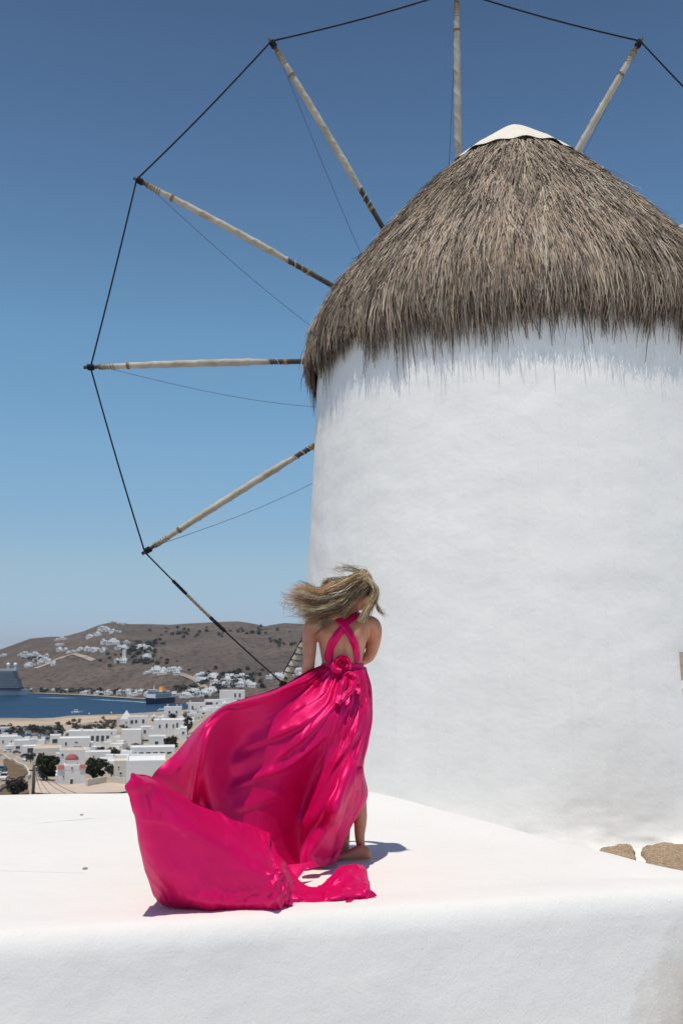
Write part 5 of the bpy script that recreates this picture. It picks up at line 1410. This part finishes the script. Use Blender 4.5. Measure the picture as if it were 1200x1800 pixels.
dY = (bil(Zs - Yb, bxp, byp)).reshape(NV, NB)
dY *= sstep(.15, 1.25, U[:, :NB]) * sstep(8.05, 7.7, U[:, :NB])
dY = .5 * np.tanh(dY / .5)
o3 = np.array([0, 0, CAM_H]); dirs = main[:, :NB] - o3
main[:, :NB] = o3 + dirs * ((main[:, :NB, 1] + dY) / main[:, :NB, 1])[..., None]
full_n = np.cross(np.gradient(main, axis=1), np.gradient(main, axis=0)); full_n /= np.linalg.norm(full_n, axis=2)[..., None] + 1e-9
if full_n[:, 40:190, 1].mean() > 0: full_n = -full_n
fold = .009 * np.sin(U * 9 + 2.2 * fbm(U * .8, V_ * 1.2, 0, 2, 203)) * np.exp(-((V_ - .08) / .06) ** 2)
fold += .004 * fbm(U * 2.6 + V_ * 4, V_ * 2.2, 0, 3, 204) * sstep(.05, .2, V_)
for (ua, ub, w, amp, v0, v1) in [(7.0, 6.1, .10, .010, .06, .45), (6.4, 5.4, .08, .009, .05, .4), (5.8, 4.4, .07, .008, .05, .35), (5.2, 3.4, .07, .007, .05, .35), (7.5, 7.0, .12, .010, .1, .6)]:
    uc = ua + (ub - ua) * V_; fold += amp * np.exp(-((U - uc) / w) ** 2) * sstep(v0 - .05, v0 + .1, V_) * sstep(v1 + .1, v1 - .12, V_)
fold += .028 * np.exp(-((U - 1.0) / .09) ** 2) * sstep(.36, .5, V_)
fold += np.where(U > 8.4, .02 * fbm(U * 1.5, V_ * 1.2, 0, 3, 206), 0)
cr = (1 - np.abs(vnoise(U * 4.2 + 2.6 * V_, V_ * 3.2 - U * .3, 0, 207))) ** 7 * .007 + (1 - np.abs(vnoise(U * 7.5 + 3.5 * V_, V_ * 5 - U * .8, 0, 208))) ** 6 * .004
fold += cr * sstep(.08, .2, V_) * (.25 + .75 * sstep(.5, .3, V_)) * (.15 + .85 * sstep(-.1, .4, fbm(U * .9, V_ * 1.7, 0, 2, 209)))
main = main + full_n * fold[..., None]
eu = .008 + .020 * sstep(.2, .05, V_)
main = relax(main, eu, .006, 90, .03, .25, .006, 11, noise=.004, wn=18)
main = crease(main, [([(590, 1215), (545, 1262), (490, 1290), (420, 1318)], 7, .030), ([(594, 1230), (548, 1285), (510, 1315), (476, 1342)], 5, .026), ([(578, 1288), (512, 1344), (455, 1366), (402, 1387)], 5, .024), ([(566, 1197), (518, 1204), (482, 1215)], 5, .022),
    ([(646, 1238), (624, 1290), (590, 1338), (540, 1424)], 9, .036), ([(624, 1210), (605, 1256), (584, 1300)], 4, .014), ([(635, 1210), (620, 1258), (604, 1300)], 4, .014), ([(640, 1230), (636, 1262), (626, 1300)], 4, .012), ([(530, 1190), (460, 1216), (396, 1243)], 6, .016),
    ([(582, 1206), (552, 1230), (510, 1252)], 4, .012), ([(500, 1395), (455, 1412), (410, 1424)], 6, .014), ([(380, 1275), (362, 1320), (350, 1375)], 4, .012), ([(340, 1300), (325, 1335), (300, 1362)], 5, .012), ([(610, 1204), (598, 1228), (580, 1252)], 3.5, .012)], (U < 8.3).astype(float))
# --- crumpled flap of the overlapping layer that hangs by the standing leg
flap = [
 [(626,1326,5.81),(612,1350,5.69),(596,1382,5.63),(574,1414,5.57),(560,1442,5.62),(540,1472,5.62),(527,1500,5.58),(531,1530,5.54)],
 [(628,1326,5.83),(614,1354,5.65),(600,1390,5.58),(588,1422,5.55),(575,1452,5.61),(558,1482,5.60),(544,1506,5.58),(546,1527,5.56)],
 [(632,1332,5.87),(624,1362,5.73),(613,1398,5.71),(596,1432,5.74),(584,1462,5.72),(575,1490,5.70),(563,1508,5.68),(563,1524,5.64)],
 [(633,1340,5.92),(629,1368,5.89),(618,1402,5.95),(603,1438,5.98),(594,1468,5.98),(586,1492,5.88),(578,1508,5.82),(578,1521,5.78)],
 [(634,1347,5.98),(634,1376,5.98),(640,1408,5.95),(617,1450,5.96),(604,1482,5.92),(595,1500,5.90),(592,1508,5.88),(590,1517,5.84)]]
N1, N2 = 80, 130
C_ = sheet(flap, N1, N2); Uc = np.linspace(0, 4, N1)[None] + np.zeros((N2, 1)); Vc = np.linspace(0, 1, N2)[:, None] + np.zeros((1, N1))
nc_ = outward(C_)
fc = .034 * (1 - 2 * np.abs(fbm(Uc * .6 + Vc * 1.0, Vc * 2.6 - Uc * .7, 0, 2, 205))) * sstep(0, .1, Vc) * sstep(3.9, 2.6, Uc) + .02 * np.exp(-((Uc - 3.75) / .22) ** 2) * sstep(.4, .55, Vc)
C_ = C_ + nc_ * fc[..., None]
C_ = relax(C_, .03, .03, 90, .03, .25, .006, 15, noise=.006, wn=9)
DR = Acc()
def grid_add(X, closed=False):
    m, n, _ = X.shape; k = len(DR.v); DR.v += [tuple(q) for q in X.reshape(-1, 3)]
    i = np.arange(m * n).reshape(m, n) + k
    DR.f += [tuple(q) for q in np.stack([i[:-1, :-1], i[:-1, 1:], i[1:, 1:], i[1:, :-1]], -1).reshape(-1, 4).tolist()]
grid_add(main)
grid_add(C_)
# --- the hem blown forward into a scoop towards the camera
scoop = [
 [(236,1376,4.80),(244,1407,4.84),(254,1440,4.88),(262,1485,4.94),(272,1530,5.02),(286,1570,5.06),(300,1586,5.06)],
 [(225,1366,4.54),(228,1400,4.56),(238,1430,4.62),(246,1480,4.70),(257,1530,4.80),(273,1574,4.90),(290,1592,4.92)],
 [(243,1357,4.53),(262,1398,4.50),(274,1438,4.51),(284,1488,4.56),(292,1535,4.66),(302,1578,4.81),(312,1598,4.88)],
 [(264,1361,4.78),(297,1408,4.66),(314,1450,4.60),(326,1500,4.62),(336,1545,4.66),(343,1585,4.77),(348,1604,4.86)],
 [(302,1385,4.98),(337,1424,4.80),(354,1464,4.69),(366,1510,4.65),(375,1552,4.68),(381,1590,4.76),(384,1609,4.84)],
 [(352,1411,5.10),(380,1444,4.90),(397,1480,4.76),(409,1520,4.69),(415,1560,4.70),(421,1594,4.76),(424,1611,4.82)],
 [(402,1434,5.18),(424,1461,4.99),(440,1494,4.83),(450,1530,4.75),(455,1565,4.74),(459,1595,4.78),(462,1610,4.83)],
 [(441,1446,5.22),(459,1474,5.04),(473,1504,4.89),(482,1538,4.80),(487,1570,4.79),(489,1594,4.81),(489,1608,4.84)],
 [(462,1456,5.24),(475,1485,5.06),(489,1515,4.88),(499,1543,4.85),(505,1572,4.85),(508,1592,4.86),(507,1604,4.87)],
 [(468,1472,5.22),(483,1500,5.18),(498,1526,5.12),(507,1550,5.06),(512,1575,5.00),(513,1592,4.95),(511,1601,4.92)]]
# keep the overhang of the scoop within what its shadow on the floor shows
for ci_, c_ in enumerate(scoop):
    for r_ in range(len(c_)):
        x_, y_, Y_ = c_[r_]; lim = 4.74 + .07 * min(max(ci_ - 1, 0), 4) / 4; z_ = P(x_, y_, Y_)[2]
        c_[r_] = (x_, y_, max(Y_, lim - .275 * z_))
N1, N2 = 190, 110
B = sheet(scoop, N1, N2); Ub = np.linspace(0, 9, N1)[None] + np.zeros((N2, 1)); Vb = np.linspace(0, 1, N2)[:, None] + np.zeros((1, N1))
nb_ = outward(B)
fb = .010 * fbm(Ub * .9, Vb * 1.6, 0, 3, 211) + .012 * sstep(.62, .95, Vb) * fbm(Ub * 1.4 + Vb * 2, Vb * 7, 0, 3, 212) + .030 * sstep(6.6, 7.6, Ub) * fbm(Ub * 2.2 + Vb * 4, Vb * 4 - Ub, 0, 4, 213) - .020 * np.exp(-(Vb / .045) ** 2) + .010 * np.exp(-((Vb - .09) / .05) ** 2)
fb += .014 * np.exp(-((Ub - 1.4 - Vb * .5) / .25) ** 2) * sstep(.5, .1, Vb)
fb += (1 - np.abs(vnoise(Ub * 1.7 + 2.2 * Vb, Vb * 4.6 - Ub * .9, 0, 215))) ** 7 * .012 * sstep(-.3, .3, fbm(Ub * .7, Vb * 1.4, 0, 2, 216)) + (1 - np.abs(vnoise(Ub * 3.2, Vb * 9 - Ub * 1.6, 0, 217))) ** 6 * .006 * sstep(.45, .9, Vb)
B = B + nb_ * fb[..., None]
B = relax(B, .012 + .05 * sstep(6.5, 7.6, Ub), .010 + .03 * sstep(6.5, 7.6, Ub) + .02 * sstep(.7, .95, Vb), 110, .02, .3, .010, 12, noise=.006, wn=10)
B = crease(B, [([(468, 1462), (440, 1452), (352, 1420), (300, 1396), (250, 1372)], 5, .012), ([(486, 1466), (490, 1540), (480, 1604)], 5, .018), ([(508, 1528), (488, 1548), (462, 1578)], 4, .016), ([(510, 1556), (492, 1574), (468, 1598)], 4, .014), ([(500, 1508), (485, 1528), (470, 1545)], 3.5, .012), ([(496, 1578), (440, 1588), (360, 1586), (290, 1566)], 6, .014), ([(330, 1470), (300, 1446), (246, 1440)], 6, .010), ([(460, 1560), (400, 1582), (340, 1578)], 5, .008), ([(290, 1400), (268, 1440), (262, 1490)], 8, .008)])
grid_add(B)
# --- the inside of the scoop: the sheet runs from the main skirt along the ground and up into the hem
inner = [[tuple(np.array(main_pt)) for main_pt in ((c[0][0] + 4, c[0][1] + 5, c[0][2] + .07), (c[2][0] + 6, c[2][1] + 2, c[2][2] + .16), (c[4][0] + 6, c[4][1] - 10, c[4][2] + .16), (c[6][0] + 6, c[6][1] - 45, c[6][2] + .42), (c[6][0] + 40, c[6][1] - 90, c[6][2] + .62))] for c in scoop[1:9]]
I_ = sheet(inner, 60, 40); I_[..., 2] = np.maximum(I_[..., 2], .02); grid_add(I_)
# --- train lying on the floor to the right
train = [
 [(498,1510,5.45),(500,1538,5.22),(501,1568,5.05),(505,1604,4.87)],
 [(522,1545,5.36),(526,1560,5.22),(528,1578,5.08),(530,1605,4.87)],
 [(545,1560,5.30),(546,1570,5.20),(546,1580,5.07),(548,1604,4.88)],
 [(563,1557,5.30),(564,1567,5.20),(564,1579,5.07),(566,1602,4.89)],
 [(581,1541,5.34),(586,1560,5.20),(588,1577,5.06),(592,1599,4.92)],
 [(603,1523,5.42),(611,1550,5.20),(613,1574,5.07),(620,1595,4.95)],
 [(636,1521,5.42),(643,1548,5.25),(645,1570,5.10),(642,1589,5.00)],
 [(640,1530,5.50),(649,1560,5.30),(651,1576,5.14),(652,1586,5.04)]]
N1, N2 = 130, 80
T_ = sheet(train, N1, N2); Ut = np.linspace(0, 7, N1)[None] + np.zeros((N2, 1)); Vt = np.linspace(0, 1, N2)[:, None] + np.zeros((1, N1))
nt = outward(T_)
ft = .005 * (1 - np.abs(fbm(Ut * .5 + Vt * 2.2, Vt * 2.6 - Ut * .25, 0, 3, 221))) ** 3 + .004 * fbm(Ut * 1.6, Vt * 5, 0, 3, 222) + .028 * np.exp(-((Vt - .74 - .04 * np.sin(Ut * 2)) / .05) ** 2) - .02 * np.exp(-((Vt - .62) / .06) ** 2)
ft += (1 - np.abs(vnoise(Ut * 1.5 + 3 * Vt, Vt * 5 - Ut * .6, 0, 225))) ** 9 * .007
T_ = T_ + nt * ft[..., None]
T_ = relax(T_, .012, .02, 90, .04, .25, .010, 13, noise=.004, wn=10)
T_ = crease(T_, [([(650, 1572), (600, 1578), (560, 1584), (506, 1580)], 4, .026), ([(614, 1526), (590, 1546), (562, 1568)], 8, .030), ([(640, 1586), (600, 1590), (560, 1597)], 3, .014), ([(636, 1530), (640, 1552), (644, 1572)], 4, .012), ([(560, 1590), (545, 1597), (520, 1602)], 3, .012), ([(622, 1582), (606, 1592), (598, 1597)], 3, .014)], sstep(1.0, .9, Vt) * sstep(0, .08, Vt) * sstep(7, 6.5, Ut))
T_[..., 2] = np.maximum(T_[..., 2], .016); grid_add(T_)
dress = link('dress', mesh('dress', DR.v, DR.f, True), M['satin'], body)

# --- waistband, straps, bodice
def ribbon(name, path, width, off=.005, mat='satin', n=40, across=7, side=None, wrapbody=True, puff=.004, parent=None):
    Q = spline([np.r_[p_, w] for p_, w in zip(path, width)], n)
    t_ = np.gradient(Q[:, :3], axis=0); t_ /= np.linalg.norm(t_, axis=1)[:, None]
    v = []; f = []
    for k in range(n):
        nn = np.array([0, -1.0, 0]) if side is None else np.array(side, float)
        if wrapbody:
            l_, n_, _, _ = bvh.find_nearest(Vector(Q[k, :3])); nn = np.array(n_)
        s_ = np.cross(t_[k], nn); s_ /= np.linalg.norm(s_) + 1e-9
        for j in range(across):
            x = j / (across - 1) * 2 - 1; p_ = Q[k, :3] + s_ * x * Q[k, 3] / 2
            h = off + puff * (1 - x * x) + .0022 * math.sin(x * 5 + k * .13) + .002 * vnoise(k * .22, x * 2, 0, 231)
            if wrapbody: p_ = near_body(p_, h)
            else: p_ = p_ + nn * h
            v.append(p_)
    for k in range(n - 1):
        for j in range(across - 1): a = k * across + j; f.append((a, a + 1, a + across + 1, a + across))
    o = link(name, mesh(name, v, f, True), M[mat], dress if parent is None else parent)
    md = o.modifiers.new('s', 'SOLIDIFY'); md.thickness = .002
    return o
ribbon('strap', [P(571, 1164, 5.97), P(574, 1151, 5.95), P(582, 1134, 5.94), P(596, 1113, 5.94), P(606, 1098, 5.95), P(620, 1088, 6.0), P(628, 1084, 6.06), P(634, 1094, 6.14)], [.062, .060, .054, .050, .046, .046, .046, .05])
ribbon('strap', [P(636, 1163, 5.97), P(631, 1150, 5.95), P(623, 1132, 5.94), P(613, 1112, 5.94), P(604, 1097, 5.94), P(594, 1089, 5.99), P(588, 1086, 6.06), P(582, 1096, 6.14)], [.050, .048, .046, .045, .045, .045, .046, .05], off=.008)
for s_ in (-1, 1):
    ribbon('bodice_panel', [P(603 + s_ * 27, 1090, 6.12), P(603 + s_ * 25, 1105, 6.17), P(603 + s_ * 22, 1130, 6.18), P(603 + s_ * 17, 1150, 6.17), P(603 + s_ * 12, 1170, 6.16), P(603 + s_ * 10, 1182, 6.16)], [.06, .10, .15, .15, .12, .10])
v = []; f = []; n = 72; rows = 10
wc = [P(602, y, 6.06) for y in np.linspace(1166, 1190, rows)]
for j in range(rows):
    for k in range(n):
        a = 2 * math.pi * k / n; rx = m_at(37.5 + .15 * j, wc[j]); ry = .098
        rr = 1 + .012 * math.sin(j * 1.9 + .4 * math.sin(a * 3)) + .03 * math.exp(-((j - rows + 1) / 2.0) ** 2)
        ct, st = math.cos(a), math.sin(a)
        v.append((wc[j][0] + rx * rr * math.copysign(abs(ct) ** .9, ct), wc[j][1] + ry * rr * math.copysign(abs(st) ** .9, st), wc[j][2]))
for j in range(rows - 1):
    for k in range(n): a, b = j * n + k, j * n + (k + 1) % n; f.append((a, b, b + n, a + n))
link('waistband', mesh('waistband', v, f, True), M['satin'], dress)
# --- satin rose and knot at the back of the waist
def rose(c, R, turns, seed, ax=(0, -1, .25)):
    ax = np.array(ax, float); ax /= np.linalg.norm(ax); e1 = np.cross(ax, [0, 0, 1.0]); e1 /= np.linalg.norm(e1); e2 = np.cross(e1, ax)
    nt_, rows_ = int(turns * 26), 8; v = []; f = []
    for i in range(nt_):
        u = i / (nt_ - 1); th = u * turns * 2 * math.pi; r = R * (.10 + .90 * u ** .85)
        pet = abs(math.sin(th * 1.25 + seed))
        for j in range(rows_):
            w = j / (rows_ - 1)
            rr = r * (.62 + .38 * w ** .7 + .10 * pet * w * u) + R * .03 * vnoise(th * 2, w * 2, seed, 241)
            h = R * ((.55 - .42 * u) * w + .25 * pet * w - .22 * max(0, w - .75) * 4 * u + .06 * vnoise(th * 1.5, w * 3, seed, 242))
            v.append(c + (math.cos(th) * e1 + math.sin(th) * e2) * rr + ax * h)
    for i in range(nt_ - 1):
        for j in range(rows_ - 1): a = i * rows_ + j; f.append((a, a + 1, a + rows_ + 1, a + rows_))
    return v, f
a_ = Acc(); a_.add(*rose(P(601, 1168, 5.93), .056, 3.6, 1)); a_.make('rosette', M['satin'], dress, True)
a_ = Acc(); a_.add(*rose(P(613, 1193, 5.90), .046, 2.8, 2, (.15, -1, .1))); a_.make('knot', M['satin'], dress, True)
for (pa, wd) in (([P(608, 1190, 5.88), P(604, 1200, 5.84), P(599, 1213, 5.82), P(597, 1226, 5.80), P(592, 1238, 5.76)], [.025, .045, .04, .05, .035]), ([P(616, 1196, 5.88), P(619, 1206, 5.84), P(614, 1216, 5.80), P(606, 1222, 5.79), P(601, 1232, 5.76)], [.03, .045, .04, .035, .03]), ([P(590, 1160, 5.94), P(585, 1170, 5.92), P(590, 1178, 5.91), P(600, 1180, 5.90)], [.03, .045, .045, .03]), ([P(612, 1186, 5.9), P(622, 1188, 5.88), P(626, 1196, 5.87), P(618, 1203, 5.87)], [.03, .04, .04, .03])):
    ribbon('ribbon_end', pa, wd, .004, wrapbody=False, puff=.014, n=26, across=9, side=(.1, -1, .3))
# small washing label hanging out at the lower hem
c = P(433, 1606.5, 4.78); a_ = Acc(); a_.box(-.018, .018, -.004, .0, -.004, .012); plain('label_white', (.7, .68, .68), .6, .3); o = a_.make('care_label', M['label_white'], dress, False, c); o.rotation_euler = (.5, .3, .2)

# ------------------------------------------------------------------ hair
def hairs():
    g = np.random.default_rng(17); Vh, Qh, Ch = [], [], []; off = 0
    def strand(pts, w0, w1, c0, c1, seg=15):
        nonlocal off
        Q = spline(pts, seg); t_, A_, B_ = frames(Q)
        ww = w0 + (w1 - w0) * np.linspace(0, 1, seg) ** 1.5
        tri = [(1, 0), (-.5, .866), (-.5, -.866)]
        v = np.stack([Q + (A_ * x + B_ * y) * ww[:, None] for x, y in tri], 1).reshape(-1, 3)
        i = np.arange(seg - 1)[:, None] * 3 + off; k = np.arange(3)[None]; k2 = (k + 1) % 3
        q = np.stack([i + k, i + k2, i + 3 + k2, i + 3 + k], -1).reshape(-1, 4)
        c = np.repeat(c0[None] + (c1 - c0)[None] * np.linspace(0, 1, seg)[:, None] ** .8, 3, 0)
        Vh.append(v); Qh.append(q); Ch.append(c); off += len(v)
    dark, mid_, blond, pale = np.array([.10, .058, .032]), np.array([.38, .20, .095]), np.array([.80, .52, .26]), np.array([.95, .76, .50])
    def color():
        r = g.random(); c = dark * 1.2 if r < .26 else mid_ if r < .52 else blond if r < .80 else pale
        return c * g.uniform(.75, 1.25)
    tipc = [(515, 1031), (508, 1046), (520, 1066), (532, 1086), (557, 1107)]
    TC = spline(np.array(tipc, float), 100)
    nc = 170; cl_s = g.random(nc); cl_ph = g.random(nc) * 6.28; cl_amp = g.uniform(.5, 3.4, nc); cl_dx = g.normal(0, 5, nc); cl_dy = g.normal(0, 6, nc); cl_len = np.clip(g.normal(.86, .16, nc), .45, 1.12); cl_Y = g.normal(0, .035, nc); cl_col = [color() for _ in range(nc)]; cl_root = g.random(nc)
    def scalp(th, ph_, r=1.03):      # th: angle round the head seen from behind, ph: from the crown down
        return hp_(0, 0, .02) + hx * .076 * r * math.sin(ph_) * math.cos(th) + hf * .096 * r * math.sin(ph_) * math.sin(th) + hu * .100 * r * math.cos(ph_)
    for i in range(3600):
        k = int(g.integers(0, nc)); s = np.clip(cl_s[k] + g.normal(0, .045), 0, 1)
        th = g.uniform(-math.pi * 1.05, math.pi * .15); ph_ = math.acos(1 - g.random() * (1.25 if g.random() < .8 else .5))
        root = scalp(th, ph_)
        # over the back of the head, then blown to the left
        y1 = 1022 + s * 50 + g.normal(0, 3.5); y2 = 1030 + s * 55 + g.normal(0, 3); y3 = 1036 + s * 52 + cl_dy[k] * .6 + g.normal(0, 2)
        rx_ = px2(root[None])[0][0]
        pts = [root]
        if rx_ > 622: pts.append(scalp(-math.pi * .5 + g.normal(0, .35) + .3, np.clip(ph_ * .6 + s * .9, .25, 1.9), 1.10 + g.random() * .10))
        pts.append(P(606 + g.normal(0, 3), y1, 5.955 + cl_Y[k] + g.normal(0, .015)))
        ln = cl_len[k] * g.uniform(.7, 1.06); tip = TC[int(s * 99)] + np.array([cl_dx[k], cl_dy[k]]) + g.normal(0, 1.8, 2)
        b_ = np.array([583 + cl_dx[k] * .4 + g.normal(0, 2), y2]); m_ = np.array([552 + cl_dx[k] * .6 + g.normal(0, 2), y3 + 6])
        if s > .75: m_ = np.array([570 + g.normal(0, 3), y3 + 6])
        tip = b_ + (tip - b_) * ln; m_ = b_ + (m_ - b_) * ln
        wv_ = cl_amp[k]
        pts.append(P(b_[0], b_[1] + wv_ * math.sin(cl_ph[k]), 5.945 + cl_Y[k] + g.normal(0, .015)))
        pts.append(P(m_[0], m_[1] + wv_ * math.sin(cl_ph[k] + 1.8) * 1.4, 5.95 + cl_Y[k] * 1.4 + g.normal(0, .02)))
        q_ = (m_ + tip) / 2; pts.append(P(q_[0], q_[1] + wv_ * math.sin(cl_ph[k] + 3.4) * 1.6, 5.96 + cl_Y[k] * 1.6 + g.normal(0, .02)))
        pts.append(P(tip[0], tip[1], 5.965 + cl_Y[k] * 2 + g.normal(0, .03)))
        c = cl_col[k] * g.uniform(.55, 1.45); strand(pts, g.uniform(.0009, .0021), .0003, c * .95 + dark * .08, np.minimum(c * 1.45, .9))
    # shorter locks lying over the crown and falling on the right
    for i in range(650):
        th = g.uniform(-math.pi * 1.0, math.pi * .3); ph_ = g.uniform(.05, 1.0); root = scalp(th, ph_, 1.04); c = color()
        e = g.random(); dx = g.normal(0, 3); 
        pts = [root, P(657 + dx * .5, 1026 + 12 * e, 5.99 + g.normal(0, .03)), P(658 + dx - 4 * e, 1046 + 12 * e, 5.965 + g.normal(0, .03)), P(650 + dx - 8 * e, 1066 + 10 * e, 5.955 + g.normal(0, .03)), P(642 + dx * 1.5 - 6 * e, 1078 + 18 * e, 5.95 + g.normal(0, .03))]
        strand(pts, g.uniform(.001, .0018), .0004, c * .65 + dark * .2, np.minimum(c * 1.3, .8))
    # curls lifted off the top left and single flyaways
    for i in range(620):
        c = color(); x0 = g.uniform(606, 640); root = P(x0, 1012 + (640 - x0) * .45 + g.uniform(-3, 6), 5.99 + g.normal(0, .03)); r = g.uniform(5, 12); a0 = g.uniform(2.2, 3.6); cx, cy = g.uniform(574, 606), g.uniform(1022, 1046)
        pts = [root] + [P(cx + r * math.cos(a0 + q_ * .75), cy - r * .8 * math.sin(a0 + q_ * .75), 5.97 + g.normal(0, .006)) for q_ in range(-1, 4)]
        strand(pts, .0012, .0004, c * .6 + dark * .2, np.minimum(c * 1.2, .75))
    for i in range(120):
        c = color(); k = g.random()
        if k < .4: pts = [P(640, 1010, 6.0), P(620 + g.normal(0, 8), 1000 + g.normal(0, 3), 6.0), P(603 + g.normal(0, 10), 998 + g.normal(0, 5), 5.99), P(600 + g.normal(0, 10), 1006 + g.normal(0, 6), 5.98)]
        elif k < .7: pts = [P(655, 1040, 6.0), P(662, 1062 + g.normal(0, 4), 5.98), P(668 + g.normal(0, 3), 1074 + g.normal(0, 4), 5.97), P(677 + g.normal(0, 4), 1079 + g.normal(0, 4), 5.96)]
        else: pts = [P(560, 1060, 5.95), P(535 + g.normal(0, 8), 1064 + g.normal(0, 9), 5.93), P(512 + g.normal(0, 8), 1060 + g.normal(0, 9), 5.92), P(497 + g.normal(0, 8), 1058 + g.normal(0, 11), 5.9)]
        strand(pts, .0009, .0004, c, np.minimum(c * 1.2, .75))
    # scalp shell under the strands
    n = 20; v = []; q = []
    for j in range(n + 1):
        for k in range(2 * n):
            p_ = math.pi * k / n; t_ = (2.0 if math.sin(p_) < .3 else 1.15) * j / n
            v.append(scalp(p_, t_, 1.02))
    for j in range(n):
        for k in range(2 * n): a, b = j * 2 * n + k, j * 2 * n + (k + 1) % (2 * n); q.append((off + a, off + b, off + b + 2 * n, off + a + 2 * n))
    Vh.append(np.array(v)); Qh.append(np.array(q)); Ch.append(np.repeat(dark[None] * 1.1, len(v), 0)); off += len(v)
    return fast_mesh('hair', np.vstack(Vh), np.vstack(Qh), True, np.clip(np.vstack(Ch), .01, .8))
hair = link('hair', hairs(), M['hair'], body); hair['kind'] = 'stuff'

# two crumbs of stone on the floor
for (x, y, s, lb) in ((144, 1433, .012, 'tiny dark pebble on the terrace left of the dress, nearer the far edge'), (150, 1528, .014, 'tiny brown pebble on the terrace left of the scooped train')):
    p = G(x, y, .0); a_ = Acc(); a_.lathe([(s * .5, -.002), (s * 1.1, s * .2), (s, s * .5), (s * .4, s * .75)], 7); o = a_.make('pebble', M['flagstone'], None, True, p); tag(o, lb, 'pebble')
# ------------------------------------------------------------------ sea air
hz = Acc(); hz.box(-13000, 13000, -13000, 13000, SEA_Z - 6, 170)
hm = bpy.data.materials.new('haze'); hm.use_nodes = True; ht = hm.node_tree
ht.nodes.remove(ht.nodes['Principled BSDF'])
pv = ht.nodes.new('ShaderNodeVolumePrincipled'); pv.inputs['Color'].default_value = (.82, .89, 1, 1); pv.inputs['Density'].default_value = 3.2e-5; pv.inputs['Anisotropy'].default_value = .2
ht.links.new(pv.outputs[0], ht.nodes['Material Output'].inputs['Volume'])
haze = hz.make('haze', hm); tag(haze, 'thin sea air over the bay', kind='stuff')
SC.cycles.volume_bounces = 0
